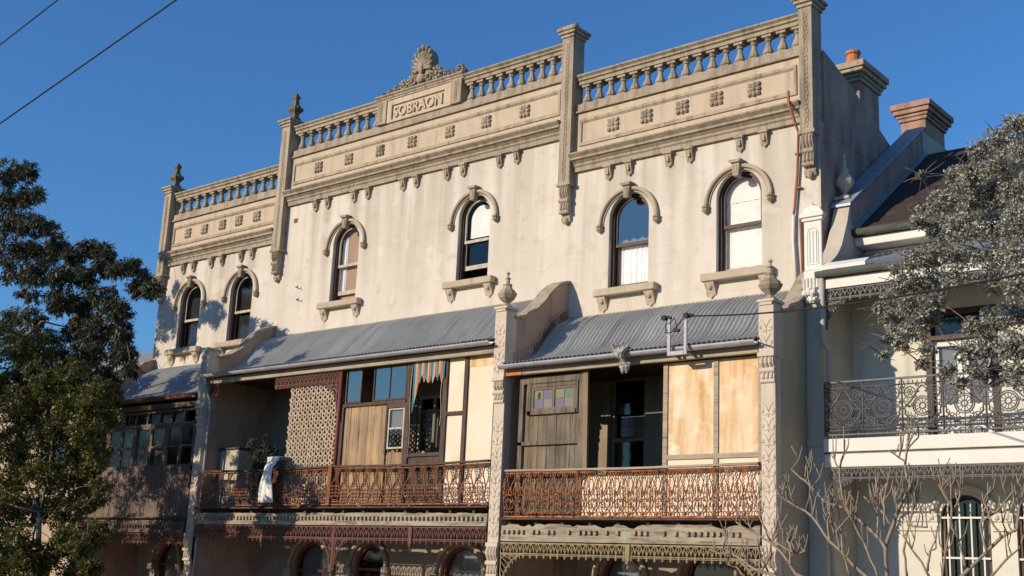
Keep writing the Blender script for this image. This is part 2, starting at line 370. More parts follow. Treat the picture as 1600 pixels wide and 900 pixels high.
b = B(); pr = [(-8.9, -2.352), (-5, -2.69), (-2.2, GZ + .012), (-.05, GZ + .012)]
b.strip([(-40, y, z) for y, z in pr], [(40, y, z) for y, z in pr]); o = b.build('bounce_paving', 'paving_warm'); o['kind'] = 'structure'  # unseen paving, added warm-toned to bounce light up under the verandas

# ------------------------------------------------------------------ walls with openings
def wall_band(b, x0, x1, z0, z1, ops, y=0., dep=.24):
    """ops: (xc, width, zb, zs, arched)"""
    x = x0
    q = lambda a, c, e, f: b.add([(a, y, e), (c, y, e), (c, y, f), (a, y, f)], [(0, 1, 2, 3)])
    for xc, ww, zb, zs, ar in sorted(ops):
        l, r = xc - ww / 2, xc + ww / 2
        q(x, l, z0, z1); x = r
        if zb > z0 + 1e-4: q(l, r, z0, zb)
        top = arc(xc, zs, ww / 2, 180, 0, 18) if ar else [(l, zs), (r, zs)]
        b.strip([(p[0], y, p[1]) for p in top], [(p[0], y, z1) for p in top])
        loop = [(l, zb)] + top + [(r, zb)]
        n = len(loop); vs = [(p[0], y, p[1]) for p in loop] + [(p[0], y + dep, p[1]) for p in loop]
        b.add(vs, [(i, (i + 1) % n, n + (i + 1) % n, n + i) for i in range(n)])
    q(x, x1, z0, z1)

def ring(b, outer, inner, y0, y1):
    n = len(outer)
    for P, yy in ((outer, y0), (inner, y0), (outer, y1), (inner, y1)): pass
    A = [(p[0], y0, p[1]) for p in outer]; Bq = [(p[0], y0, p[1]) for p in inner]
    Cq = [(p[0], y1, p[1]) for p in outer]; Dq = [(p[0], y1, p[1]) for p in inner]
    o = len(b.v); b.v += A + Bq + Cq + Dq
    for i in range(n - 1):
        j = i + 1
        b.f += [(o + i, o + j, o + n + j, o + n + i), (o + n + i, o + n + j, o + 3 * n + j, o + 3 * n + i), (o + 2 * n + i, o + 2 * n + j, o + 3 * n + j, o + 3 * n + i)]
    b.f += [(o, o + n, o + 3 * n, o + 2 * n), (o + n - 1, o + 2 * n - 1, o + 4 * n - 1, o + 3 * n - 1)]

def arch_loop(xc, ww, zb, zs, ins=0.):
    l, r = xc - ww / 2 + ins, xc + ww / 2 - ins
    return [(l, zb)] + arc(xc, zs, ww / 2 - ins, 180, 0, 18) + [(r, zb)]

def window(house, xc, ww, zb, zs, style, rnd):
    """arched double-hung sash with hood mould, keystone and bracketed sill"""
    root = B(); ring(root, arch_loop(xc, ww, zb, zs, .002), arch_loop(xc, ww, zb, zs, .055), .10, .235)
    win = root.build('window', 'brown', house)
    mr = zs - .56                                   # meeting rail
    fm = {'curtain': 'brown', 'blind': 'brown', 'board': 'cream_paint', 'arched': 'cream_paint', 'plain': 'brown'}[style]
    top = B(); lp = arch_loop(xc, ww, mr, zs, .057); li = arch_loop(xc, ww, mr + .05, zs, .10)
    ring(top, lp, li, .15, .19); top.box(xc - ww / 2 + .06, xc + ww / 2 - .06, .146, .192, mr - .02, mr + .045)
    top.build('upper_sash', fm if style != 'plain' else 'cream_paint', win)
    lift = {'board': .22, 'arched': .30}.get(style, 0.02)
    lo = B(); l, r = xc - ww / 2 + .06, xc + ww / 2 - .06; z0 = zb + lift
    lo.box(l, r, .195, .23, z0, z0 + .10); lo.box(l, l + .045, .196, .229, z0 + .10, mr + .01); lo.box(r - .045, r, .196, .229, z0 + .10, mr + .01)
    lo.box(l + .002, r - .002, .194, .231, mr + .01, mr + .05)
    lo.build('lower_sash', fm if style != 'blind' else 'cream_paint', win)
    g = B(); lp = arch_loop(xc, ww, mr + .02, zs, .09)[::-1]; g.add([(p[0], .17, p[1]) for p in lp], [tuple(range(len(lp)))])
    g.build('pane', {'plain': 'glass_dark', 'board': 'glass', 'arched': 'glass_clear', 'curtain': 'glass_sky', 'blind': 'glass_clear'}[style], win, recalc=False)
    g = B().add([(l + .03, .212, z0 + .09), (r - .03, .212, z0 + .09), (r - .03, .212, mr + .02), (l + .03, .212, mr + .02)], [(0, 1, 2, 3)])
    g.build('pane', {'plain': 'glass_dark', 'board': 'glass', 'arched': 'glass_dark', 'curtain': 'glass_clear', 'blind': 'glass_clear'}[style], win, recalc=False)
    def drape(x0, x1, z0, z1, amp, mat, y=.27, lam=.11, name='curtain'):
        n = 60; xs = [x0 + (x1 - x0) * i / n for i in range(n + 1)]
        ph = rnd.random() * 6; f = lambda x, t: y + amp * (math.sin(x * 2 * math.pi / lam + ph) * .6 + .4 * math.sin(x * 2 * math.pi / lam * 1.73 + 2)) * (.6 + .4 * t)
        rows = [[(x, f(x, t), z0 + (z1 - z0) * (1 - t) + (.02 * math.sin(x * 31) if t == 0 else 0)) for x in xs] for t in (0, .5, 1)]
        c = B().grid(rows); c.build(name, mat, win, smooth=True, recalc=False)
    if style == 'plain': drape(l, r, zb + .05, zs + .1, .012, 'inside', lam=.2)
    if style == 'curtain': drape(l, r, zb + .05, mr + .14, .022, 'curtain')
    if style == 'blind':
        drape(l, r, zb + .02, zs - .05, .006, 'cloth', lam=.3, name='blind')
        c = B(); lp = arch_loop(xc, ww, zs - .06, zs, .06); c.add([(p[0], .262, p[1]) for p in lp], [tuple(range(len(lp)))]); c.build('blind', 'cloth', win)
    if style == 'arched':
        c = B(); lp = arch_loop(xc, ww - .16, mr + .12, zs - .02, .06); c.add([(p[0], .262, p[1]) for p in lp], [tuple(range(len(lp)))]); c.build('blind', 'cloth', win)
    if style == 'board':
        c = B().box(l - .03, r + .03, .28, .30, zb - .02, zs + .46); c.build('board', 'boardup', win)
        drape(l, l + .2, zb + .25, zs + .2, .015, 'curtain', y=.262); drape(r - .2, r, zb + .25, zs + .2, .015, 'curtain', y=.262)
    # hood mould
    h = B(); rr = ww / 2 + .205; zc = zs - .13
    P = [(p[0], -.04, p[1]) for p in arc(xc, zc, rr, 180, 0, 30)]
    h.tube(P, .043, 8)
    P2 = [(p[0], -.01, p[1]) for p in arc(xc, zc, rr - .06, 180, 0, 30)]; h.tube(P2, .018, 5)
    hood = h.build('hood_mould', 'trim_light', house, smooth=True)
    bs = B()
    for sx in (-1, 1):
        bs = B(); bs.lathe((xc + sx * rr, -.05, zc - .15), [(.015, 0), (.045, .03), (.075, .06), (.075, .08), (.05, .10), (.08, .125), (.08, .145), (.04, .16)], 8)
        bs.build('boss', 'trim', hood)
    zt = zs + ww / 2
    kb = B(); kb.ex([(xc - .06, zt - .14), (xc + .06, zt - .14), (xc + .085, zt + .11), (xc - .085, zt + .11)], 'y', -.13, .0)
    kb.ex([(xc - .095, zt + .112), (xc + .095, zt + .112), (xc + .135, zt + .175), (xc - .135, zt + .175)], 'y', -.17, .0)
    kb.box(xc - .04, xc + .04, -.142, -.12, zt - .09, zt + .08)
    kb.build('keystone', 'trim', house, bevel=.008)
    s = B(); s.box(xc - .72, xc + .72, -.17, .0, zb - .15, zb - .005)
    s.box(xc - ww / 2 + .003, xc + ww / 2 - .003, .0, .21, zb - .1, zb + .004)
    sill = s.build('window_sill', 'trim_light', house, bevel=.012)
    for sx in (-1, 1):
        q = B(); cx = xc + sx * .56
        q.ex([(0, zb - .152), (-.13, zb - .152), (-.12, zb - .20), (-.07, zb - .28), (-.03, zb - .38), (0, zb - .42)], 'x', cx - .10, cx + .10)
        q.blob((cx, -.09, zb - .23), (.06, .04, .07), 8, 5); q.ex([(cx - .1, zb - .36), (cx + .1, zb - .36), (cx, zb - .46)], 'y', -.03, 0)
        q.build('bracket', 'trim_light', sill, bevel=.006)
    return win

# shared pieces ------------------------------------------------------
def baluster_mesh(h):
    b = B(); b.box(-.085, .085, -.085, .085, 0, h * .10)
    b.lathe((0, 0, 0), [(.07, h * .10), (.10, h * .16), (.105, h * .22), (.095, h * .30), (.055, h * .52), (.045, h * .66), (.048, h * .70), (.07, h * .73), (.07, h * .77), (.055, h * .80), (.085, h * .88)], 10)
    b.box(-.095, .095, -.095, .095, h * .88, h)
    me = b.mesh('baluster', 'trim'); return me
BAL = {}
def rosette_mesh():
    b = B(); b.box(-.145, .145, -.02, .01, -.15, .15)
    for i in range(8):
        a = i * math.pi / 4; rr = .095 if i % 2 == 0 else .135
        b.blob((rr * math.cos(a), -.03, rr * math.sin(a)), (.075, .032, .048), 7, 4, a)
    b.blob((0, -.035, 0), (.05, .045, .05), 8, 5)
    b.v = [(p[0] * .88, p[1], p[2] * .88) for p in b.v]; return b.mesh('rosette', 'trim')
ROS = rosette_mesh()
def bracket_mesh():
    b = B(); b.box(-.095, .095, -.12, 0, .25, .30)
    b.ex([(0, .25), (-.095, .25), (-.09, .19), (-.06, .10), (-.055, .06), (-.04, .03), (0, .02)], 'x', -.07, .07)
    b.ex([(-.07, .055), (.07, .055), (.0, -.02)], 'y', -.045, 0)
    b.box(-.03, .03, -.105, -.07, .09, .235)
    return b.mesh('bracket', 'trim')
BRK = bracket_mesh()
def scroll_mesh():
    b = B(); r = .008
    for s in (-1, 1):
        P = [(0, 0, -.07), (s * .02, 0, -.02), (s * .05, 0, .03), (s * .085, 0, .065), (s * .095, 0, .05)]; b.tube(P, r, 5)
        P = [(s * (.0 + .055 * (1 - math.cos(t))), 0, -.075 + .05 * math.sin(t) * -1) for t in np.linspace(0, 4.2, 12)]
        b.tube(P, r, 5)
        b.blob((s * .085, 0, -.075), (.016, .014, .016), 6, 4)
    b.tube([(0, 0, -.16), (0, 0, -.07)], r, 5)
    return b.mesh('scroll_ornament', 'fin_front', True)
SCR = scroll_mesh()

def console(b, xc, ww, y, z1, z0):
    """S-scroll console hanging under a pier"""
    h = z1 - z0; p = [(y + .24, z1), (y - .02, z1), (y - .05, z1 - .08 * h), (y - .045, z1 - .2 * h), (y + .0, z1 - .32 * h), (y + .02, z1 - .42 * h), (y - .0, z1 - .50 * h), (y - .01, z1 - .62 * h), (y + .03, z1 - .72 * h), (y + .09, z1 - .78 * h), (y + .07, z1 - .86 * h), (y + .1, z0 + .05 * h), (y + .17, z0), (y + .24, z0)]
    b.ex(p, 'x', xc - ww / 2, xc + ww / 2)
    for s in (-.3, 0, .3): b.tube([(xc + s * ww, q[0] - .008, q[1]) for q in p[1:10]], .022, 5)
    b.tube([(xc - ww * .55, y - .0, z1 - .40 * h), (xc + ww * .55, y - .0, z1 - .40 * h)], .045, 8)
    b.tube([(xc - ww * .52, y + .02, z1 - .71 * h), (xc + ww * .52, y + .02, z1 - .71 * h)], .04, 8)
    b.blob((xc, y + .09, z0 + .06 * h), (.07, .06, .08), 8, 5)

def urn(name, parent, x, y, z, h, mat, sc=1.):
    b = B()
    pr = [(.10, 0), (.10, .06), (.055, .08), (.05, .13), (.09, .18), (.15, .26), (.185, .36), (.185, .40), (.15, .42), (.155, .46), (.11, .50), (.075, .60), (.09, .62), (.09, .645), (.045, .66), (.035, .78), (.055, .80), (.055, .82), (.022, .84), (.018, .91), (.035, .94), (.035, .96), (.008, 1.0)]
    b.lathe((x, y, z), [(r * 1.15 * sc, t * h) for r, t in pr], 8, math.pi / 8)
    return b.build(name, mat, parent)
def spike(name, parent, x, y, z, h, mat):
    b = B()
    pr = [(.16, 0), (.16, .06), (.10, .10), (.10, .2), (.14, .26), (.21, .34), (.21, .42), (.13, .48), (.09, .56), (.075, .74), (.11, .78), (.11, .82), (.0, 1.0)]
    b.lathe((x, y, z), [(r, t * h) for r, t in pr], 4, math.pi / 4)
    for s in (-1, 1): b.blob((x + s * .14, y - .02, z + .38 * h), (.08, .1, .07), 7, 4)
    return b.build(name, mat, parent)

def pier(house, x0, x1, zbot, ztop, capz, corb):
    b = B(); b.box(x0, x1, -.19, .20, zbot, ztop)
    b.box(x0 - .03, x1 + .03, -.21, .0, zbot - .05, zbot + .02)
    p = b.build('parapet_pier', 'trim', house, bevel=.006)
    c = B(); c.box(x0 - .03, x1 + .03, -.22, .23, ztop, ztop + .07); c.box(x0 - .07, x1 + .07, -.26, .27, ztop + .072, ztop + .14)
    c.ex([(x0 - .10, ztop + .142), (x1 + .10, ztop + .142), (x1 + .10, ztop + .20), (x1 + .03, capz), (x0 - .03, capz), (x0 - .10, ztop + .20)], 'y', -.29, .30)
    c.build('pier_cap', 'trim', p, bevel=.008)
    d = B(); xc = (x0 + x1) / 2; z = zbot + .12; i = 0
    while z < ztop - .12:
        P = [(xc + .032 * math.cos(t) * (1 if i % 2 else -1) + (.006 if i % 2 else -.006), -.192, z + .055 * math.sin(t)) for t in np.linspace(0, 2 * math.pi, 9)[:-1]]
        d.tube(P, .012, 4, True); z += .085; i += 1
    d.build('chain_ornament', 'trim', p, kind='stuff')
    e = B(); console(e, xc, .22, -.15, zbot - .05, corb); e.build('corbel', 'trim', p)
    return p

def parapet(house, x0, x1, dz, cuts=(), ros=(), brk=(), nbal=()):
    """frieze, cornice, base rail, balusters and coping between two piers; dz lifts the R levels"""
    z = lambda v: v + dz
    f = B(); f.box(x0, x1, -.03, .24, z(8.05), z(9.30)); fr = f.build('frieze', 'frieze', house)
    # raised panel frame
    g = B(); a, c = x0 + .12, x1 - .12
    for q in ((a, c, z(9.09), z(9.15)), (a, c, z(8.56), z(8.62)), (a, a + .06, z(8.62), z(9.09)), (c - .06, c, z(8.62), z(9.09))):
        g.box(q[0], q[1], -.06, -.03, q[2], q[3])
    for q in ((a + .06, c - .06, z(9.065), z(9.09)), (a + .06, c - .06, z(8.62), z(8.645))): g.box(q[0], q[1], -.045, -.03, q[2], q[3])
    g.build('panel_moulding', 'trim', fr)
    for x in ros: put(ROS, 'rosette', fr, (x, -.03, z(8.87)))
    cn = B(); cn.ex([(.1, z(8.0)), (-.07, z(8.0)), (-.07, z(8.09)), (-.10, z(8.12)), (-.10, z(8.16)), (-.17, z(8.22)), (-.20, z(8.225)), (-.20, z(8.27)), (-.27, z(8.33)), (-.27, z(8.36)), (-.03, z(8.40)), (.1, z(8.40))], 'x', x0, x1)
    cn = cn.build('cornice', 'trim', house)
    for x in brk: put(BRK, 'bracket', cn, (x, 0, z(7.70)))
    r = B(); r.ex([(.22, z(9.302)), (-.09, z(9.302)), (-.09, z(9.33)), (-.05, z(9.36)), (-.05, z(9.50)), (.22, z(9.50))], 'x', x0, x1)
    r.build('base_rail', 'trim', house)
    key = round(.44 + (.03 if dz > .5 else 0), 3); h = key
    if key not in BAL: BAL[key] = baluster_mesh(h)
    ct = z(9.50) + h
    bal = None
    for (c0, c1, n) in nbal:
        cp = B(); cp.ex([(.24, ct), (-.04, ct), (-.04, ct + .07), (-.08, ct + .09), (-.08, ct + .13), (-.13, ct + .17), (-.13, ct + .20), (.0, ct + .225), (.26, ct + .225), (.28, ct + .15)], 'x', c0, c1)
        bal = cp.build('coping', 'trim', house)
        for i in range(n): put(BAL[key], 'baluster', bal, (c0 + (c1 - c0) * (i + .5) / n, .08, z(9.50)))
    return fr

# ------------------------------------------------------------------ veranda pieces
OG = [(0.02, 4.90), (-.12, 4.84), (-.25, 4.765), (-.40, 4.665), (-.52, 4.56), (-.65, 4.42), (-.77, 4.28), (-.90, 4.12), (-1.04, 3.99), (-1.23, 3.87), (-1.45, 3.78), (-1.68, 3.72), (-2.0, 3.665)]
def corr_sheet(wd, pitch, amp, prof, dz=0.):
    b = B(); n = int(round(wd / pitch * 6)); rows = []
    for i, (y, z) in enumerate(prof):
        a = prof[max(i - 1, 0)]; c = prof[min(i + 1, len(prof) - 1)]
        ty, tz = c[0] - a[0], c[1] - a[1]; L = math.hypot(ty, tz); ny, nz = tz / L, -ty / L
        if nz < 0: ny, nz = -ny, -nz
        rows.append([(wd * j / n, y + ny * amp * math.cos(2 * math.pi * j / 6), z + dz + nz * amp * math.cos(2 * math.pi * j / 6)) for j in range(n + 1)])
    b.grid(rows)
    return b
def veranda_roof(house, x0, x1, dz, gmat, nsheet, zover=0.0):
    wd = (x1 - x0) / nsheet; pitch = wd / 8
    root = B().tube([(x0, -2.03, 3.60 + dz), (x1, -2.03, 3.60 + dz)], .012, 4)
    rf = B(); rf.box(x0, x1, -.012, .02, 4.86 + dz, 4.925 + dz)
    rf = rf.build('veranda_roof', 'trim_light', house)
    b = corr_sheet(wd + .035, pitch, .024, OG); me = b.mesh('roof_sheet', 'iron_roof', True, False)
    for i in range(nsheet): put(me, 'roof_sheet', rf, (x0 + i * wd - .01, 0, dz + (.006 if i % 2 else 0) + random.uniform(0, .003)))
    g = B(); zz = 3.60 + dz
    pr = [(.075 * math.cos(R(a)), .075 * math.sin(R(a))) for a in range(180, 361, 20)]
    outer = [(-2.04 + p[0], zz + p[1] + .02) for p in pr]; inner = [(-2.04 + p[0] * .92, zz + p[1] * .92 + .02) for p in reversed(pr)]
    g.ex(outer + inner, 'x', x0 - .02, x1 + .02)
    for t in np.linspace(x0 + .6, x1 - .5, max(2, int((x1 - x0) / 1.2))):
        g.ex([(-2.04 + p[0] * 1.03, zz + p[1] * 1.03 + .02) for p in pr] + [(-2.04 + p[0], zz + p[1] + .02) for p in reversed(pr)], 'x', t, t + .02)
    g.build('gutter', gmat, house, smooth=False)
    return rf

def fin(house, x0, x1, dz, front, urn_h, mat='fin', zlow=.38, side=None):
    """curved party wall between verandas with a decorated front pilaster"""
    S = [(-1.66, 4.60), (-1.46, 4.63), (-1.25, 4.73), (-.99, 4.90), (-.78, 5.09), (-.56, 5.33), (-.34, 5.52), (-.11, 5.63), (.03, 5.66)]
    pr = [(-1.66, GZ)] + [(y, z + dz) for y, z in S] + [(.03, GZ)]
    b = B().ex(pr, 'x', x0 + .005, x1 - .005)
    f = b.build('party_wall', mat, house)
    # capping slab follows the curve
    c = B(); o = [(y, z + dz + .002) for y, z in S]; t = [(y - .02, z + dz + .045) for y, z in reversed(S)]
    c.ex(o + t, 'x', x0 - .035, x1 + .035); c.build('capping', 'trim', f)
    # stepped flashing
    zt = front
    p = B(); p.box(x0, x1, -1.92, -1.60, 3.43, zt); p.box(x0 + .02, x1 - .02, -1.94, -1.58, zt, zt + .05); p.box(x0 - .02, x1 + .02, -1.95, -1.57, zt + .052, zt + .10)
    p.box(x0 - .015, x1 + .015, -1.95, -1.60, 3.36, 3.428)
    p.box(x0 + .01, x1 - .01, -1.86, -1.66, zlow, 3.36)
    p.box(x0 - .005, x1 + .005, -1.90, -1.60, zlow - .08, zlow - .002)
    p.box(x0 + .02, x1 - .02, -1.82, -1.66, GZ, zlow - .08)
    pl = p.build('pilaster', 'fin_front', f, bevel=.006)
    xc = (x0 + x1) / 2
    z = 3.66
    while z < zt - .12: put(SCR, 'scroll_ornament', f, (xc, -1.922, z)); z += .24
    z = zlow + .24
    while z < 2.72: put(SCR, 'scroll_ornament', f, (xc, -1.862, z)); z += .24
    e = B(); console(e, xc, .24, -1.88, 3.36, 2.82); e.build('console', 'fin_front', f)
    e = B(); console(e, xc, .24, -1.86, zlow - .08, zlow - .80); e.build('console', 'fin_front', f)
    if urn_h: urn('urn_finial', f, xc, -1.76, zt + .10, urn_h, 'trim', .92)
    return f

# lace -----------------------------------------------------------------
def circ(cx, cz, r, n=12): return [(cx + r * math.cos(2 * math.pi * i / n), cz + r * math.sin(2 * math.pi * i / n)) for i in range(n)]
def spiral(cx, cz, r0, r1, a0, a1, n=14): return [(cx + (r0 + (r1 - r0) * i / n) * math.cos(R(a0 + (a1 - a0) * i / n)), cz + (r0 + (r1 - r0) * i / n) * math.sin(R(a0 + (a1 - a0) * i / n))) for i in range(n + 1)]
def belly(z): # bombe profile, z in 0..1 of the height
    return -.11 * math.sin(math.pi * min(1, max(0, (1 - z)))**.9) * (1.15 - z) if z < 1 else 0
def lace_motif(wd, h, mat, r=.0092, kind=0):
    b = B()
    def T(P, rr=r, closed=False): b.tube([(x, belly(z / h), z) for x, z in P], rr, 4, closed)
    cx = wd / 2
    if kind == 0:      # bottle shape: meshed neck, belly of looped rows, foot
        for sx in (-1, 1):
            X = lambda v: cx + sx * v * wd
            T([(X(.14), h), (X(.16), h * .86), (X(.13), h * .76), (X(.22), h * .64), (X(.40), h * .50), (X(.47), h * .36), (X(.42), h * .24), (X(.26), h * .15), (X(.20), h * .11), (X(.34), h * .07), (X(.40), 0)], r * 1.25)
            T([(X(.5), h), (X(.30), h * .97), (X(.26), h * .90), (X(.16), h * .88)])
            T([(X(.18), h * .50), (X(.20), h * .38), (X(.14), h * .20)]); T([(X(.14), h * .09), (X(.16), 0)])
            T([(X(.13), h * .76), (X(0), h * .68), (X(.22), h * .62)], r * .8)
        for fz, fw in ((.49, .38), (.395, .45), (.30, .45), (.21, .36)):
            T([(cx + wd * fw * t_, h * (fz + .022 * math.cos(t_ * 12))) for t_ in np.linspace(-1, 1, 13)], r * .95)
        for fz in (.94, .88, .82, .74, .68): T([(cx - wd * .15, h * fz), (cx + wd * .15, h * fz - .01)], r * .8)
        T([(cx, h * .6), (cx, h)], r * .8); T([(cx - wd * .36, h * .06), (cx + wd * .36, h * .06)], r * 1.3); T([(cx - wd * .2, h * .115), (cx + wd * .2, h * .115)], r * 1.2)
    else:              # ring below, teardrop above, chain between
        T([(0, 0), (0, h * .60)], r); q = wd * .44
        T([(cx + q * math.cos(t), h * .31 + q * 1.12 * math.sin(t)) for t in np.linspace(0, 2 * math.pi, 17)[:-1]], r, True)
        for sx in (-1, 1):
            X = lambda v: cx + sx * v * wd
            T([(X(.30), h * .46), (X(.16), h * .58), (X(.12), h * .70), (X(.26), h * .80), (X(.34), h * .90), (X(.20), h * .98)])
            T([(X(.0), h * .15), (X(.17), h * .24), (X(.20), h * .36), (X(.06), h * .40), (X(.03), h * .30)])
            T([(X(.42), h * .36), (X(.26), h * .30)]); T([(X(.5), h * .66), (X(.36), h * .60), (X(.42), h * .46)])
            T([(X(.16), h * .10), (X(.20), 0)]); T([(X(.40), h * .10), (X(.42), 0)])
            T([(X(.5), h * .98), (X(.42), h * .92), (X(.5), h * .86)])
        T([(cx, h * .45), (cx, h * .58)]); T(circ(cx, h * .93, .028, 10), r, True); T(circ(cx, h * .62, .022, 8), r, True)
        for fz in (.68, .75, .82): T(circ(0, h * fz, .022, 8), r * .9, True)
        T([(0, h * .09), (wd, h * .09)], r * .9)
    return b.mesh('lace_panel', mat, True)
def railing(house, x0, x1, zb, zt, n, mat, kind, topmat, y=-1.86, sag=.03):
    t = B(); N = 16
    P = [(x0 + (x1 - x0) * i / N, y - .01, zt - sag * math.sin(math.pi * i / N) + random.uniform(-.004, .004)) for i in range(N + 1)]
    for p, q in zip(P, P[1:]):
        t.add([(p[0], y - .06, p[2]), (q[0], y - .06, q[2]), (q[0], y + .04, q[2]), (p[0], y + .04, p[2]), (p[0], y - .06, p[2] + .035), (q[0], y - .06, q[2] + .035), (q[0], y + .04, q[2] + .035), (p[0], y + .04, p[2] + .035)],
              [(0, 1, 2, 3), (4, 5, 6, 7), (0, 1, 5, 4), (2, 3, 7, 6)])
    rail = t.build('balcony_railing', topmat, house)
    bb = B().box(x0, x1, y - .03, y + .02, zb - .03, zb); bb.build('bottom_rail', mat, rail)
    tt = B().tube([(p[0], p[1], p[2] - .03) for p in P], .013, 5); tt.build('iron_rail', mat, rail)
    wd = (x1 - x0) / n; me = lace_motif(wd, zt - zb - .02, mat, kind=kind)
    for i in range(n):
        xm = x0 + (i + .5) * wd
        put(me, 'lace_panel', rail, (x0 + i * wd, y, zb - sag * .6 * math.sin(math.pi * (i + .5) / n)))
    return rail

def fringe(house, x0, x1, z0, z1, mat, y, pitch, posts, brackets=True, name='lace_frieze'):
    """hanging cast-iron frieze with arches and drops"""
    b = B(); h = z1 - z0; n = int(round((x1 - x0) / pitch)); wd = (x1 - x0) / n
    b.box(x0, x1, y - .015, y + .015, z1 - .025, z1); b.box(x0, x1, y - .012, y + .012, z0 + h * .30, z0 + h * .36); b.box(x0, x1, y - .010, y + .010, z0 + h * .22, z0 + h * .26)
    for i in range(n):
        cx = x0 + (i + .5) * wd
        A = [(cx + wd * .5 * math.cos(t), y, z0 + h * .36 + h * .56 * math.sin(t)) for t in np.linspace(0, math.pi, 9)]; b.tube(A, .011, 4)
        b.tube([(cx, y, z0 + h * .36), (cx, y, z1)], .009, 4)
        for s in (-1, 1): b.tube([(cx, y, z0 + h * .40), (cx + s * wd * .28, y, z0 + h * .72)], .008, 4)
        b.tube([(cx, y, z0 + h * .30), (cx, y, z0 + h * .04)], [.016, .010], 4); b.blob((cx, y, z0 + h * .12), (.024, .018, .02), 5, 4)
    o = b.build(name, mat, house, kind='stuff')
    for px in posts:
        d = B(); d.box(px - .045, px + .045, y - .035, y + .02, z0 + .02, z1 - .002); d.lathe((px, y, z0 - .14), [(.0, 0), (.03, .05), (.015, .08), (.05, .12), (.05, .165)], 6)
        d.build('drop_pendant', mat, o)
    return o
def corner_bracket(parent, x, s, z1, mat, y, rr=.55):
    b = B(); P = [(x + s * rr * (1 - math.sin(t)), y, z1 - rr * 1.25 * (1 - math.cos(t))) for t in np.linspace(0, math.pi / 2, 12)]
    # arch from post side up to the frieze
    P = [(x + s * (rr - rr * math.cos(t)), y, z1 - rr * 1.3 * (1 - math.sin(t))) for t in np.linspace(0, math.pi / 2, 12)]
    b.tube(P, .018, 5)
    for p in P[1:-1:1]:
        b.tube([p, (x + s * .01, y, min(z1, p[2] + .13))], .009, 4); b.tube([p, (p[0] + s * .02, y, p[2] - .06)], .012, 4)
    b.tube([(x + s * .015, y, z1 - rr * 1.3), (x + s * .015, y, z1)], .014, 4)
    return b.build('lace_bracket', mat, parent)
def fascia(house, x0, x1, z0, z1, mat, y, dent, dz_, gaps=0.0, broken=0.0):
    """timber fascia with dentils, its top edge rotted"""
    f = B(); n = int((x1 - x0) / .09); xs = np.linspace(x0, x1, n + 1)
    tops = []; t = 0
    for i in range(n + 1):
        t = .65 * t + random.uniform(-1, 1) * .5; tops.append(z1 - broken * max(0, t) )
    pf = [(x, y, z0) for x in xs]; pt = [(x, y, a) for x, a in zip(xs, tops)]; qf = [(x, y + .035, z0) for x in xs]; qt = [(x, y + .035, a) for x, a in zip(xs, tops)]
    f.strip(pf, pt); f.strip(qf, qt); f.strip(pt, qt); f.strip(pf, qf)
    f.box(x0 + .004, x1 - .004, y - .02, y, z0 - .0, z0 + (z1 - z0) * .30)
    o = f.build('fascia', mat, house)
    d = B(); zz = z0 + (z1 - z0) * dz_; x = x0 + .03
    while x < x1 - .05:
        if random.random() > gaps * (1.6 if math.sin(x * 1.7) > .3 else .35): d.box(x, x + .055, y - .045, y, zz, zz + .07)
        x += .115
    d.build('dentil_row', mat, o, kind='stuff')
    return o
def planks(parent, x0, x1, z0, z1, n, mat, y, jit=.006, name='plank', rag=.0):
    wd = (x1 - x0) / n
    for i in range(n):
        a = x0 + i * wd + random.uniform(.001, .004); c = x0 + (i + 1) * wd - random.uniform(.001, .004); yy = y + random.uniform(-jit, jit)
        B().ex([(a, z0 + random.uniform(-rag, rag)), (c, z0 + random.uniform(-rag, rag)), (c, z1 + random.uniform(-rag, rag)), (a, z1 + random.uniform(-rag, rag))], 'y', yy, yy + .022).build(name, mat, parent)
def frame_bars(b, bars, y0, y1):
    for q in bars: b.box(q[0], q[1], y0, y1, q[2], q[3])
def pane(parent, x0, x1, z0, z1, y, mat, name='pane', tilt=0.):
    return B().add([(x0, y, z0), (x1, y + tilt, z0), (x1, y + tilt, z1), (x0, y, z1)], [(0, 1, 2, 3)]).build(name, mat, parent, recalc=False)
def sash(house, x0, x1, z0, z1, y, mat, gl, rows=1, cols=1, fw=.035, name='window'):
    b = B(); frame_bars(b, [(x0, x1, z0, z0 + fw), (x0, x1, z1 - fw, z1), (x0, x0 + fw, z0 + fw, z1 - fw), (x1 - fw, x1, z0 + fw, z1 - fw)], y, y + .04)
    for i in range(1, rows):
        z = z0 + (z1 - z0) * i / rows; b.box(x0 + fw, x1 - fw, y + .002, y + .038, z - fw / 2, z + fw / 2)
    for i in range(1, cols):
        x = x0 + (x1 - x0) * i / cols; b.box(x - fw / 3, x + fw / 3, y + .004, y + .036, z0 + fw, z1 - fw)
    o = b.build(name, mat, house); k = 0
    for i in range(rows):
        for j in range(cols):
            g = gl[k % len(gl)] if isinstance(gl, list) else gl; k += 1
            if g: pane(o, x0 + fw * .5 + (x1 - x0 - fw) * j / cols, x0 + fw * .5 + (x1 - x0 - fw) * (j + 1) / cols, z0 + fw * .5 + (z1 - z0 - fw) * i / rows, z0 + fw * .5 + (z1 - z0 - fw) * (i + 1) / rows, y + .02, g)
    return o

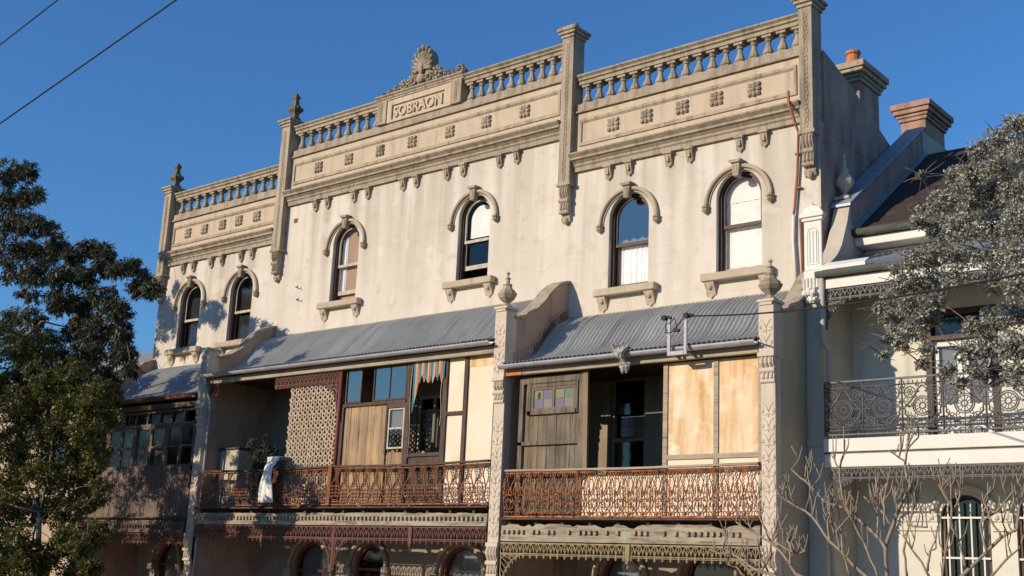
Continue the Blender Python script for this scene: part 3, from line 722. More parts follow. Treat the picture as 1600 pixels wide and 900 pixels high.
def shell(house, x0, x1, top, yb=8.0, sidemat='side', roofz=7.9, matwall='wall', bands=(), lside=True, rside=True):
    """front wall bands + side, back walls, floors and roof: rooms stay dark"""
    b = B()
    for z0, z1, ops, in bands[:-1]: wall_band(b, x0, x1, z0, z1, ops)
    b.build('veranda_wall', 'ver_wall_shaded', house, recalc=False)
    b = B()
    for z0, z1, ops, in bands[-1:]: wall_band(b, x0, x1, z0, z1, ops)
    b.build('wall', matwall, house, recalc=False)
    s = B()
    if lside: s.add([(x0, 0, GZ), (x0, yb, GZ), (x0, yb, roofz), (x0, 0, roofz)], [(0, 1, 2, 3)])
    if rside: s.add([(x1, 0, GZ), (x1, yb, GZ), (x1, yb, roofz), (x1, 0, roofz)], [(0, 1, 2, 3)])
    s.add([(x0, yb, GZ), (x1, yb, GZ), (x1, yb, roofz), (x0, yb, roofz)], [(0, 1, 2, 3)])
    s.build('outer_wall', sidemat, house, recalc=False)
    f = B()
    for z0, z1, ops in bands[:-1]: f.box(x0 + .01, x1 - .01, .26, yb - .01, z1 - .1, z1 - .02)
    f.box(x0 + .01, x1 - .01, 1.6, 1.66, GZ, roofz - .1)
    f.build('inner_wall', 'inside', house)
    r = B().box(x0, x1, .2, yb, roofz - .05, roofz); r.build('roof', 'iron_roof', house)
rnd = random.Random(3)

# ================================================================== right house (plywood balcony)
HR = thing('terrace_house', (2.0, 0, GZ), 'terrace house with plywood boarded balcony and orange rusted lace railing', 'house')
HM = thing('terrace_house', (-5.5, 0, GZ), 'tall central terrace house with name panel and shell crest on its parapet', 'house')
HL = thing('terrace_house', (-12.6, 0, GZ), 'terrace house with enclosed timber veranda in the shade of the gum tree', 'house')
XB, XC, XD, XA = -10.09, -.82, 4.82, -15.32
WR = [(.7174, .95, 5.40, 6.87, True), (3.1793, .95, 5.40, 6.87, True)]
WM = [(-7.61, .93, 6.06, 7.55, True), (-3.433, .93, 6.06, 7.55, True)]
WL = [(-13.80, .93, 5.45, 6.82, True), (-11.57, .93, 5.45, 6.82, True)]
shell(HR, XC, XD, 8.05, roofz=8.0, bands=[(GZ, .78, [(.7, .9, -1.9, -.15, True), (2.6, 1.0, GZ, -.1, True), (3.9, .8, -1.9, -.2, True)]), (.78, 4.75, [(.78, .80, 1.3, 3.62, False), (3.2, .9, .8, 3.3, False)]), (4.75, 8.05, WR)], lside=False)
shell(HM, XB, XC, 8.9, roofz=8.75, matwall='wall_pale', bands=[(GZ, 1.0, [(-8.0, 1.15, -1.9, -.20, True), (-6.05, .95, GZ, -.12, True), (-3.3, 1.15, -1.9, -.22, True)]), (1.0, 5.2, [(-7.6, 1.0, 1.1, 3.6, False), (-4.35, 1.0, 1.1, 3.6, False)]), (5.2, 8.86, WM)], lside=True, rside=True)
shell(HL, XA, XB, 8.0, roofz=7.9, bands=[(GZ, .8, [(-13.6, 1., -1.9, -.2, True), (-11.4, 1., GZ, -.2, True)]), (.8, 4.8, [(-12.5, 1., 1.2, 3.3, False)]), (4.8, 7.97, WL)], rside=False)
window(HR, *WR[0][:4], 'curtain', rnd); window(HR, *WR[1][:4], 'blind', rnd)
window(HM, *WM[0][:4], 'board', rnd); window(HM, *WM[1][:4], 'arched', rnd)
window(HL, *WL[0][:4], 'plain', rnd); window(HL, *WL[1][:4], 'plain', rnd)
# parapets
pier(HR, 4.525, 4.785, 7.76, 10.17, 10.42, 6.92)
pier(HM, -.97, -.67, 7.76, 11.04, 11.27, 6.93)
pier(HM, -10.26, -9.93, 7.66, 11.0, 11.2, 6.86)
pier(HL, -15.34, -15.03, 7.66, 10.06, 10.26, 6.86)
parapet(HR, -.67, 4.525, 0., ros=(.304, 1.118, 1.958, 2.72, 3.532), brk=(.22, .725, 1.66, 2.14, 3.23, 3.74), nbal=[(-.60, 4.525, 17)])
parapet(HM, -9.93, -.97, .82, ros=(-8.833, -7.713, -6.601, -5.519, -4.304, -3.19, -2.076), brk=(-8.83, -8.376, -7.424, -6.925, -5.73, -5.288, -4.31, -3.816, -2.735, -2.24), nbal=[(-9.86, -6.73, 9), (-3.93, -.97, 10)])
parapet(HL, -15.03, -10.26, -.10, ros=(-14.215, -13.449, -12.646, -11.927, -11.171), brk=(-14.26, -13.79, -12.99, -12.51, -11.69, -11.23), nbal=[(-14.96, -10.26, 13)])
spike('finial', HM, -9.95, -.05, 11.2, .78, 'dark_trim'); spike('finial', HL, -15.05, -.05, 10.26, .76, 'dark_trim')
# broken finial stump on the pier between middle and right
b = B(); b.lathe((-.80, 0, 11.27), [(.16, 0), (.15, .04), (.10, .07), (.09, .10), (.03, .13)], 5); b.blob((-.72, -.05, 11.33), (.07, .06, .09), 6, 4); b.build('broken_finial', 'dark_trim', HM)
# name block ---------------------------------------------------------
nb = B(); nb.box(-6.40, -4.28, -.05, .2, 10.323, 10.87)
# recess: frame of four slabs proud of the sunk field
f = B()
for q in ((-6.40, -4.28, 10.76, 10.90), (-6.40, -4.28, 10.323, 10.39), (-6.40, -6.24, 10.39, 10.76), (-4.50, -4.28, 10.39, 10.76)): f.box(q[0], q[1], -.095, -.05, q[2], q[3])
NBk = nb.build('name_panel', 'frieze', HM); f.build('panel_surround', 'frieze', NBk, bevel=.005)
cp = B(); cp.ex([(.24, 10.905), (-.115, 10.905), (-.115, 10.94), (-.14, 10.96), (-.14, 10.99), (-.18, 11.02), (-.18, 11.05), (.26, 11.09)], 'x', -6.76, -3.90); cp.build('coping', 'trim', NBk)
for a, c in ((-6.72, -6.40), (-4.28, -3.95)):
    q = B(); q.box(a, c, -.125, .2, 10.323, 10.903); xc = (a + c) / 2
    pp = q.build('panel_pier', 'trim', NBk, bevel=.005)
    d = B(); z = 10.42; i = 0
    while z < 10.85:
        d.tube([(xc + .03 * math.cos(t) * (1 if i % 2 else -1), -.127, z + .045 * math.sin(t)) for t in np.linspace(0, 2 * math.pi, 9)[:-1]], .012, 4, True); z += .07; i += 1
    d.build('chain_ornament', 'trim', pp, kind='stuff')
cu = bpy.data.curves.new('lettering', 'FONT'); cu.body = 'SOBRAON'; cu.size = .36; cu.extrude = .018; cu.align_x = 'CENTER'; cu.space_character = 1.02; cu.offset = .006; cu.bevel_depth = .004
to = bpy.data.objects.new('tmp', cu); col.objects.link(to)
bpy.context.view_layer.update(); dg = bpy.context.evaluated_depsgraph_get()
me = bpy.data.meshes.new_from_object(to.evaluated_get(dg)); bpy.data.objects.remove(to)
for v in me.vertices: v.co = (v.co.x * 1.0, -v.co.z, v.co.y)
me.materials.clear(); me.materials.append(M['frieze']); me.name = 'lettering'
me.transform(Matrix.Identity(4))
lt = put(me, 'lettering', NBk, (-5.37, -.068, 10.45))
wx = max(v.co.x for v in me.vertices) - min(v.co.x for v in me.vertices); sc_ = 1.60 / wx
for v in me.vertices: v.co.x *= sc_
# crest: shell palmette between scrolled leaf sprays
cr = B()
cx, cz = -5.33, 11.10
out = [(cx - .30, cz), (cx - .26, cz + .3)]
for a in np.linspace(188, -8, 23): 
    L = (.33 + .17 * max(0, math.sin(R(a)))) * 1.02; out.append((cx + L * .78 * math.cos(R(a)), cz + .44 + L * math.sin(R(a))))
out += [(cx + .26, cz + .3), (cx + .30, cz)]
cr.ex(out, 'y', -.03, .20)
for i, a in enumerate(np.linspace(-10, 190, 11)):
    ca, sa = math.cos(R(a)), math.sin(R(a)); L = .33 + .17 * max(0, sa)
    cr.blob((cx + L * .45 * ca, -.055, cz + .42 + L * .60 * sa), (.20, .055, .04), 8, 5, R(a))
    cr.blob((cx + L * .80 * ca, -.04, cz + .44 + L * 1.02 * sa), (.075, .075, .058), 8, 6, R(a))
    a2 = a + 10; L2 = .30 + .15 * max(0, math.sin(R(a2)))
    cr.blob((cx + L2 * .64 * math.cos(R(a2)), -.07, cz + .43 + L2 * .84 * math.sin(R(a2))), (.06, .03, .02), 6, 4, R(a2))
cr.blob((cx, -.08, cz + .40), (.09, .07, .16), 8, 6); cr.blob((cx, -.09, cz + .14), (.14, .07, .12), 8, 5)
for s in (-1, 1):
    for j in range(8):
        a = 2 * math.pi * j / 8; cr.blob((cx + s * .25 + .085 * math.cos(a), -.06, cz + .13 + .085 * math.sin(a)), (.055, .05, .03), 6, 4, a)
crest = cr.build('crest', 'trim', NBk, smooth=False)
for X0, zc_, rr in ((-5.66, 11.27, .17), (-5.93, 11.23, .15), (-6.18, 11.18, .11), (-6.40, 11.15, .08), (-6.62, 11.13, .06), (-4.86, 11.29, .19), (-4.52, 11.18, .11), (-4.30, 11.15, .08), (-4.10, 11.20, .13), (-3.98, 11.14, .07)):
    sp_ = B(); sp_.lathe((X0, 0, zc_), [(.0, -.01), (.01, .0)], 4); sp_.blob((X0, .04, zc_), (rr * .85, .07, rr * .85), 8, 5)
    for j in range(9):
        a = 2 * math.pi * j / 9; sp_.blob((X0 + rr * .72 * math.cos(a), -.03, zc_ + rr * .72 * math.sin(a)), (rr * .42, .05, rr * .22), 6, 4, a)
    sp_.blob((X0, -.05, zc_), (rr * .3, .04, rr * .3), 6, 4)
    sp_.build('leaf_scroll', 'trim', crest)

# party walls ----------------------------------------------------------
fin(HM, -1.0, -.72, 0., 4.70, .72)
fin(HM, -10.30, -10.02, 0.0, 4.72, 0, zlow=.46)
fin(HR, 4.62, 4.89, -.47, 4.20, .70, mat='fin3', zlow=.40)
fin(HL, -15.45, -15.17, -.45, 4.2, 0, zlow=.40)
# flashing along the roof on the exposed party wall
b = B()
for i in range(len(OG) - 2):
    (y, z), (y2, z2) = OG[i], OG[i + 1]
    for t in (0, .5):
        a, c = y + (y2 - y) * t, z + (z2 - z) * t
        b.box(-.722, -.708, a - .10, a, c - .1, c + .20)
b.build('flashing', 'fin', HR)

# verandas: roofs ------------------------------------------------------
veranda_roof(HR, -.71, 4.62, 0., 'gutter', 7)
veranda_roof(HM, -10.0, -1.0, .50, 'gutter', 12)
veranda_roof(HL, -15.17, -10.30, .06, 'gutter_rust', 6)
for h, x0, x1, z, mt in ((HR, -.69, 4.60, 3.44, 'timber'), (HM, -9.98, -1.02, 3.92, 'timber'), (HL, -15.15, -10.32, 3.44, 'l_timber')):
    b = B().box(x0, x1, -1.90, -1.80, z, z + .13); b.build('veranda_beam', mt, h, bevel=.006)
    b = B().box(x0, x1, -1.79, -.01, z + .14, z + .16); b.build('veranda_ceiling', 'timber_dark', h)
b = B().box(-.66, -.30, -1.915, -1.90, 3.44, 3.55); b.build('beam_patch', 'pot', HR)
# balcony floors and undersides
for h, x0, x1, zf in ((HR, -.70, 4.61, .84), (HM, -10.0, -1.0, 1.06), (HL, -15.16, -10.3, .84)):
    nj = int((x1 - x0) / .6)
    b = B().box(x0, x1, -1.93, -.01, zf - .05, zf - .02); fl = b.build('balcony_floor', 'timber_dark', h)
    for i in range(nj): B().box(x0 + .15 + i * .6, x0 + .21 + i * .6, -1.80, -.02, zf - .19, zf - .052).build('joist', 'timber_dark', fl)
    B().box(x0, x1, -.005, .0, zf, zf + .001).v
# right house balcony --------------------------------------------------
railing(HR, -.60, 4.60, .86, 1.66, 19, 'rust', 1, 'timber', sag=.02)
fascia(HR, -.66, 4.60, .41, .72, 'fascia_timber', -1.86, .1, .42, gaps=.4, broken=.10)
fr = fringe(HR, -.66, 4.60, .10, .39, 'olive', -1.86, .155, [2.14])
corner_bracket(fr, -.66, 1, .20, 'olive', -1.86, .62); corner_bracket(fr, 4.60, -1, .20, 'olive', -1.86, .55)
# timber hut
h = B(); frame_bars(h, [(-.46, -.36, .86, 3.40), (.93, 1.05, .86, 3.43), (-.36, .93, 3.28, 3.41), (-.46, .95, 2.14, 2.21)], -1.75, -1.69)
frame_bars(h, [(-.28, -.18, 2.70, 3.30), (.84, .90, 2.70, 3.30), (-.18, .84, 3.20, 3.27), (-.27, .88, 2.70, 2.78)], -1.748, -1.70)
hut = h.build('timber_screen', 'timber_grey', HR, bevel=.006)
planks(hut, -.36, .93, .9, 2.72, 12, 'timber_grey', -1.69, rag=.02); planks(hut, -.36, .93, 3.2, 3.36, 12, 'timber_grey', -1.688)
planks(hut, -.36, -.2, 2.71, 3.2, 1, 'timber_grey', -1.69); planks(hut, .86, .93, 2.71, 3.2, 1, 'timber_grey', -1.69)
B().ex([(1.06, 1.5), (1.16, 1.55), (1.13, 3.44), (1.03, 3.42)], 'y', -1.77, -1.72).build('loose_board', 'timber_grey', hut)
sw = B(); frame_bars(sw, [(-.18, .84, 2.78, 2.82), (-.18, .84, 3.16, 3.20), (-.18, -.13, 2.82, 3.16), (.79, .84, 2.82, 3.16), (.30, .36, 2.82, 3.16)], -1.735, -1.70)
sw = sw.build('stained_window', 'timber_grey', hut)
cc = ['st_lilac', 'st_cream', 'st_lilac', 'st_cream', 'st_yellow', 'st_lilac', 'st_yellow', 'st_green']
HS = thing  # (kept short)
for i in range(2):
    for j in range(4):
        xx = (-.13 + .215 * j) if j < 2 else (.36 + .215 * (j - 2)); z = 2.82 + .17 * i
        if (i, j) == (1, 0):
            B().add([(xx + .09, -1.717, z + .004), (xx + .15, -1.717, z + .004), (xx + .16, -1.717, z + .10), (xx + .12, -1.717, z + .14), (xx + .08, -1.717, z + .09)], [(0, 1, 2, 3, 4)]).build('hole_dark_patch', 'black', hut, recalc=False)  # black patch over the pane, painting the dark behind the break
        pane(hut, xx + .004, xx + .211, z + .004, z + .166, -1.715, cc[(i * 4 + j)], 'stained_pane')
for xx in (.085, .575): B().box(xx - .006, xx + .006, -1.722, -1.71, 2.82, 3.16).build('lead_came', 'iron_dark', hut)
B().box(-.13, .79, -1.721, -1.712, 2.985, 2.995).build('lead_came', 'iron_dark', hut)
# back-wall window of the balcony
b = B(); frame_bars(b, [(.385, .44, 1.3, 3.62), (1.12, 1.175, 1.3, 3.62), (.44, 1.12, 3.55, 3.62), (.44, 1.12, 2.38, 2.45), (.44, 1.12, 1.3, 1.4)], .06, .14)
bw = b.build('balcony_window', 'timber', HR)
pane(bw, .44, 1.12, 1.4, 2.40, .1, 'glass_dark'); pane(bw, .44, 1.12, 2.9, 3.56, .09, 'glass_dark')
for i in range(3):
    for j in range(2): pane(bw, .58 + .18 * i, .75 + .18 * i, 2.47 + .2 * j, 2.66 + .2 * j, .085, ['st_cream', 'st_lilac', 'st_yellow', 'st_lilac', 'st_cream', 'st_green'][i * 2 + j], 'stained_pane')
# side screen / return wall beside the plywood
B().box(1.9, 2.0, -.02, .02, .85, 3.5)
b = B(); frame_bars(b, [(2.72, 2.81, .86, 3.43), (3.70, 3.79, .86, 3.43), (4.52, 4.60, .86, 3.43), (2.81, 3.70, 1.79, 1.87), (3.79, 4.52, 1.79, 1.87)], -1.76, -1.70)
ps = b.build('plywood_screen', 'timber', HR, bevel=.004)
for (a, c, z0, z1, mt) in ((2.81, 3.70, 1.87, 3.43, 'ply'), (3.79, 4.52, 1.87, 3.43, 'ply'), (2.81, 3.70, .86, 1.79, 'ply2'), (3.79, 4.52, .86, 1.79, 'ply2'), (1.05, 2.72, .86, 1.58, 'ply2')):
    B().box(a + .003, c - .003, -1.735, -1.72, z0 + .003, z1 - .003).build('panel_sheet', mt, ps)
# service bracket on the gutter
b = B()
for x in (3.10, 3.42): b.box(x - .028, x + .028, -2.20, -2.17, 3.46, 4.12)
b.box(3.128, 3.392, -2.205, -2.165, 3.46, 3.53)
for x in (3.10, 3.42): b.box(x - .02, x + .02, -2.17, -1.91, 3.47, 3.51)
sb = b.build('service_bracket', 'galv', HR, bevel=.004)
for x in (3.02, 3.45):
    q = B(); q.tube([(x, -2.26, 4.10), (x, -2.14, 4.12)], .045, 8); q.tube([(x - .05, -2.19, 4.14), (x + .12, -2.19, 4.10)], .03, 6); q.build('insulator', 'steel_dark', sb)
q = B(); q.tube([(3.05, -2.2, 4.05), (3.06, -2.24, 3.85), (3.18, -2.24, 3.84), (3.28, -2.24, 3.95), (3.42, -2.22, 4.08)], .009, 5); q.tube([(3.22, -2.24, 3.88), (3.34, -2.24, 3.86)], .028, 6); q.tube([(3.1, -2.22, 4.0), (3.24, -2.24, 4.08), (3.30, -2.24, 3.86)], .008, 5)
q.build('service_wire', 'black', sb)
# rain pipe beside the end pier
b = B(); b.tube([(4.36, -.29, 8.55), (4.37, -.30, 8.30), (4.44, -.28, 8.05), (4.44, -.07, 7.80), (4.40, -.06, 7.0), (4.34, -.06, 6.4), (4.32, -.07, 6.25)], .025, 8)
dp = b.build('drainpipe', 'pipe', HR, smooth=True)
b = B(); b.tube([(4.32, -.065, 6.28), (4.31, -.065, 5.8), (4.36, -.065, 5.0)], .03, 8); b.build('lower_pipe', 'white_paint', dp, smooth=True)
b = B(); b.tube([(4.44, -.05, 6.2), (4.46, -.05, 5.6), (4.48, -.05, 4.95)], .022, 8); b.build('lower_pipe', 'pipe', dp, smooth=True)
for z in (7.4, 6.75): B().box(4.36, 4.47, -.075, -.0, z, z + .03).build('pipe_clip', 'pipe', dp)

# ================================================================== middle house balcony
railing(HM, -9.92, -5.42, 1.10, 1.86, 14, 'rust2', 0, 'timber_dark', sag=.035)
railing(HM, -5.34, -1.02, 1.10, 1.86, 14, 'rust2', 0, 'timber_dark', sag=.03)
fascia(HM, -9.95, -1.02, .67, .92, 'fascia_timber', -1.86, .1, .42, gaps=.03, broken=.03)
fr = fringe(HM, -9.95, -1.02, .30, .65, 'brown_lace', -1.86, .16, [-7.48, -2.96])
corner_bracket(fr, -5.25, -1, .42, 'brown_lace', -1.86, .5); corner_bracket(fr, -5.13, 1, .42, 'brown_lace', -1.86, .5)
b = B(); b.tube([(-5.19, -1.83, GZ), (-5.19, -1.83, .66)], .05, 8); b.lathe((-5.19, -1.83, -.3), [(.05, 0), (.09, .05), (.06, .09), (.1, .14), (.05, .18)], 8); b.build('veranda_post', 'brown_lace', HM, smooth=True)
b = B(); b.tube([(-5.38, -1.80, 1.06), (-5.38, -1.80, 3.93)], .048, 8); b.build('veranda_post', 'redpaint', HM, smooth=True)
b = B().box(-5.43, -5.33, -1.93, -1.88, 1.07, 1.90); b.build('railing_post', 'rust2', HM)
# upper lace valance + lattice screen
fr = fringe(HM, -7.55, -5.43, 3.62, 3.92, 'brown_lace', -1.82, .13, [], name='lace_valance')
B().box(-7.56, -5.43, -1.81, -1.80, 3.66, 3.92).build('backing_strip', 'brown_lace', fr)
corner_bracket(fr, -5.44, -1, 3.62, 'brown_lace', -1.82, .42)
fr2 = fringe(HM, -9.95, -9.62, 3.58, 3.9, 'redpaint', -1.82, .11, [], name='lace_valance')
lat = B(); X0, X1, Z0, Z1 = -7.02, -5.46, 1.1, 3.70
lat.box(X0, X0 + .035, -1.77, -1.74, Z0, Z1); lat.box(X0, X1, -1.77, -1.74, Z0, Z0 + .03); lat.box(X0 + .04, X1, -1.77, -1.74, Z1 - .02, Z1)
lat = lat.build('lattice_screen', 'lattice', HM)
lt2 = B(); p_ = .155; nx = int((X1 - X0) / p_); nz = int((Z1 - Z0) / p_)
for i in range(nx + 1):
    for j in range(nz + 1):
        x = X0 + .05 + i * p_ + (p_ / 2 if j % 2 else 0); z = Z0 + .06 + j * p_ * .98
        if x > X1 - .03 or z > Z1 - .05: continue
        lt2.tube([(x + .050 * math.cos(t), -1.762, z + .050 * math.sin(t)) for t in np.linspace(0, 2 * math.pi, 9)[:-1]], .024, 4, True)
        for s in (-1, 1):
            lt2.tube([(x + s * .03, -1.755, z + .04), (x + s * .085, -1.755, z + .125)], .028, 4)
        lt2.tube([(x + .06, -1.757, z), (x + .10, -1.757, z)], .018, 4)
        for s in (-1, 1): lt2.blob((x + s * .0775, -1.757, z), (.022, .016, .03), 6, 4)
lt2.build('fretwork', 'lattice', lat, kind='stuff')
# glazed upper windows
sash(HM, -5.26, -4.78, 3.20, 3.95, -1.76, 'timber_dark', 'glass_sky', fw=.03)
sash(HM, -4.42, -3.46, 3.20, 3.95, -1.76, 'timber_dark', 'glass_sky', cols=2, fw=.03)
b = B(); frame_bars(b, [(-5.30, -3.40, 3.12, 3.19), (-3.44, -3.30, 1.07, 3.95), (-5.31, -5.26, 1.07, 3.12), (-3.98, -3.93, 2.1, 3.12), (-3.93, -3.44, 3.03, 3.12)], -1.775, -1.70)
ms = b.build('plank_screen', 'timber_dark', HM, bevel=.004)
planks(ms, -5.25, -3.99, 1.08, 3.11, 7, 'timber_v', -1.73, rag=.015)
planks(ms, -3.93, -3.46, 1.08, 2.14, 2, 'timber_v', -1.73, rag=.02)
sash(HM, -3.92, -3.46, 2.20, 3.03, -1.75, 'cream_paint', ['glass_dark', 'glass_dark'], rows=2, fw=.035)
B().add([(-3.9, -1.70, 2.62), (-3.5, -1.70, 2.62), (-3.5, -1.70, 3.0), (-3.9, -1.70, 3.0)], [(0, 1, 2, 3)]).build('blind', 'cloth', ms)
# dark opening with torn striped awning cloth, inner sash far behind
b = B(); frame_bars(b, [(-2.42, -2.30, 1.07, 3.95), (-3.30, -2.42, 2.02, 2.09)], -1.775, -1.70); mo = b.build('opening_frame', 'timber_dark', HM, bevel=.004)
B().box(-3.295, -2.425, -1.74, -1.72, 1.08, 2.02).build('dark_board', 'timber_dark', mo)
n = 26; xs = np.linspace(-3.22, -2.36, n); c = B()
bot = [3.94 - (.22 + .20 * abs(math.sin(i * .9)) + rnd.uniform(0, .10)) for i in range(n)]; bot[0] = bot[1] = 2.9; bot[2] = 3.1; bot[3] = 3.3
c.strip([(x, -1.80 - .01 * math.sin(i), 3.94) for i, x in enumerate(xs)], [(x, -1.80 - .02 * math.sin(i * 1.3), z) for i, (x, z) in enumerate(zip(xs, bot))])
aw = c.build('awning_cloth', 'stripe', recalc=False); tag(aw, 'torn blue and orange striped cloth hanging in the balcony opening', 'cloth')
c = B()
for x, z0, z1 in ((-3.27, 2.0, 3.9), (-2.43, 2.6, 3.6)): c.tube([(x + .02 * math.sin(t * 7), -1.79, z0 + (z1 - z0) * t) for t in np.linspace(0, 1, 12)], .006, 4)
c.build('frayed_edge', 'cream_paint', aw)
b = B(); frame_bars(b, [(-4.85, -4.78, 1.1, 3.6), (-3.92, -3.85, 1.1, 3.6), (-4.78, -3.92, 3.52, 3.6), (-4.78, -3.92, 2.3, 2.38), (-4.40, -4.33, 1.1, 3.52)], .05, .12)
bw = b.build('balcony_window', 'cream_paint', HM); pane(bw, -4.78, -3.92, 1.1, 3.55, .09, 'glass_dark'); B().box(-4.75, -3.95, .2, .22, 2.4, 3.3).build('blind', 'curtain', bw)
# pale sheets
b = B(); frame_bars(b, [(-1.86, -1.77, 1.07, 3.93), (-2.30, -1.86, 2.80, 2.87), (-1.08, -1.02, 1.07, 3.93)], -1.775, -1.70); sp2 = b.build('sheet_screen', 'timber_dark', HM)
for a, c_, z0, z1, mt in ((-2.30, -1.86, 2.87, 3.93, 'ply2'), (-2.30, -1.86, 1.07, 2.80, 'ply2'), (-1.77, -1.08, 1.07, 3.93, 'ply2'), (-1.77, -1.1, 3.72, 3.93, 'ply')):
    B().box(a + .003, c_ - .003, -1.742 if mt == 'ply' else -1.735, -1.72, z0 + .003, z1 - .003).build('panel_sheet', mt, sp2)
# doorway on the back wall, left part
b = B(); frame_bars(b, [(-8.1, -8.04, 1.1, 3.6), (-7.16, -7.1, 1.1, 3.6), (-8.04, -7.16, 3.54, 3.6)], .05, .12); b.build('door_frame', 'timber_dark', HM)
B().box(-8.04, -7.16, .12, .15, 1.06, 3.54).build('balcony_door', 'brown', HM)
# balcony clutter
cb = B(); cb.box(-9.95, -9.25, -1.35, -.85, 1.06, 2.42); cb = cb.build('cabinet', 'cabinet', bevel=.015)
tag(cb, 'cream metal cabinet at the end of the lattice screened balcony', 'cabinet')
B().box(-9.98, -9.22, -1.38, -.82, 2.422, 2.47).build('lid', 'timber_dark', cb)
B().box(-9.86, -9.34, -1.362, -1.35, 1.2, 2.3).build('door', 'cabinet', cb)
pt = thing('potted_plant', (-8.85, -1.0, 1.05), 'dark straggly plant beside the cream cabinet', 'plant')
B().lathe((-8.85, -1.0, 1.05), [(.13, 0), (.18, .3), (.2, .32), (.17, .33)], 10).build('pot', 'dark_trim', pt)
b = B()
for i in range(70):
    a = rnd.uniform(0, 6.28); rr = rnd.uniform(.05, .42); z = 1.4 + rnd.uniform(.2, 1.35); x, y = -8.85 + rr * math.cos(a), -1 + rr * .6 * math.sin(a)
    b.tube([(-8.85, -1, 1.3), ((x - 8.85) / 2, (y - 1) / 2, (1.4 + z) / 2 + .1), (x, y, z)], [.008, .006, .003], 4)
    for q in range(3): b.blob((x + rnd.uniform(-.08, .08), y + rnd.uniform(-.06, .06), z + rnd.uniform(-.1, .06)), (.05, .02, .03), 5, 3, rnd.uniform(0, 3))
b.build('foliage', 'plant', pt)
# white sheet over the rail
c = B(); rows = []
for t in np.linspace(0, 1, 14):
    z = 2.10 - .98 * t; half = .20 + (-.08 * math.sin(math.pi * min(1, t * 1.6)) if t < .62 else .0) + .10 * max(0, t - .6); xo = -7.07 - .10 * t
    rows.append([(xo + half * s + .01 * math.sin(s * 9 + t * 5), -2.07 - .06 * math.sin(math.pi * t) - .014 * math.cos(s * 8 + t * 2) - (.04 if t > .2 else 0), z) for s in np.linspace(-1, 1, 15)])
rows = [[(p[0], -1.78, 2.06) for p in rows[0]], [(p[0], -1.80, 2.11) for p in rows[0]]] + rows
c.grid(rows)
sh = c.build('draped_sheet', 'cloth', smooth=True, recalc=False); sm = sh.modifiers.new('thick', 'SOLIDIFY'); sm.thickness = .012
tag(sh, 'white sheet draped over the brown lace balcony rail', 'sheet')
# rag on the right gutter
c = B(); rows = []
for it, t in enumerate(np.linspace(0, 1, 12)):
    wv = .12 * (1 - .75 * t) + .04 * math.sin(t * 9); ctr = 2.07 + .12 * t
    rows.append([(ctr + wv * q_ + .02 * math.sin(q_ * 7 + it), -2.13 - .07 * math.sin(math.pi * min(1, t * 1.5)) - .035 * math.sin(q_ * 11 + it * .8) + .02 * rnd.uniform(-1, 1), 3.76 - .46 * t + .03 * math.sin(q_ * 5 + it) - .05 * abs(q_) * t) for q_ in np.linspace(-1, 1, 17)])
rows = [[(p[0], -1.98, 3.70) for p in rows[0]]] + rows
c.grid(rows)
rg = c.build('rag', 'rag', recalc=False); sm = rg.modifiers.new('thick', 'SOLIDIFY'); sm.thickness = .015; tag(rg, 'crumpled pale rag hanging from the grey gutter', 'rag')
# downpipe on the left party wall, small wall fixtures
b = B(); b.tube([(-9.94, -2.0, 4.05), (-9.94, -1.96, 3.85), (-9.94, -1.80, 3.55), (-9.94, -1.78, 3.3), (-9.94, -1.78, -2.7)], .035, 8); b.build('drainpipe', 'galv', HM, smooth=True)
B().box(-9.66, -9.53, -.012, 0, 8.35, 8.46).build('air_vent', 'redpaint', HM)
for (x, z) in ((-9.22, 6.60), (-9.16, 6.27)):
    q = B(); q.tube([(x - .06, -.0, z), (x - .06, -.08, z), (x + .04, -.09, z + .02), (x + .05, -.09, z - .05)], .012, 5); q.build('wall_hook', 'iron_dark', HM)
# ground-floor glazing and door frames
for h, ops in ((HM, [(-8.0, 1.15, -1.9, -.20), (-6.05, .95, GZ, -.12), (-3.3, 1.15, -1.9, -.22)]), (HR, [(.7, .9, -1.9, -.15), (2.6, 1.0, GZ, -.1), (3.9, .8, -1.9, -.2)]), (HL, [(-13.6, 1., -1.9, -.2), (-11.4, 1., GZ, -.2)])):
    for i, (xc, ww, zb, zs) in enumerate(ops):
        q = B(); ring(q, arch_loop(xc, ww, zb, zs, .002), arch_loop(xc, ww, zb, zs, .06), .08, .2)
        wn = q.build('arched_window' if i != 1 else 'front_door', 'redpaint', h)
        lp = arch_loop(xc, ww, zb, zs, .05)[::-1]; q = B().add([(p[0], .14, p[1]) for p in lp], [tuple(range(len(lp)))]); q.build('pane', 'glass_dark', wn, recalc=False)
        q = B().box(xc - ww / 2 + .06, xc + ww / 2 - .06, .1, .17, zs - .09, zs - .03); q.build('transom_bar', 'redpaint', wn)
        if i != 1: B().box(xc - ww / 2, xc + ww / 2, .26, .27, zb, zs + ww / 2).build('curtain', 'curtain', wn)
        q = B(); P = [(p[0], -.035, p[1]) for p in arc(xc, zs, ww / 2 + .12, 180, 0, 20)]; q.tube(P, .06, 6)
        mo_ = q.build('arch_moulding', 'trim', h, smooth=True)
        for s in (-1, 1): B().box(xc + s * (ww / 2 + .12) - .1, xc + s * (ww / 2 + .12) + .1, -.11, 0, zs - .2, zs).build('capital', 'trim', mo_, bevel=.02)

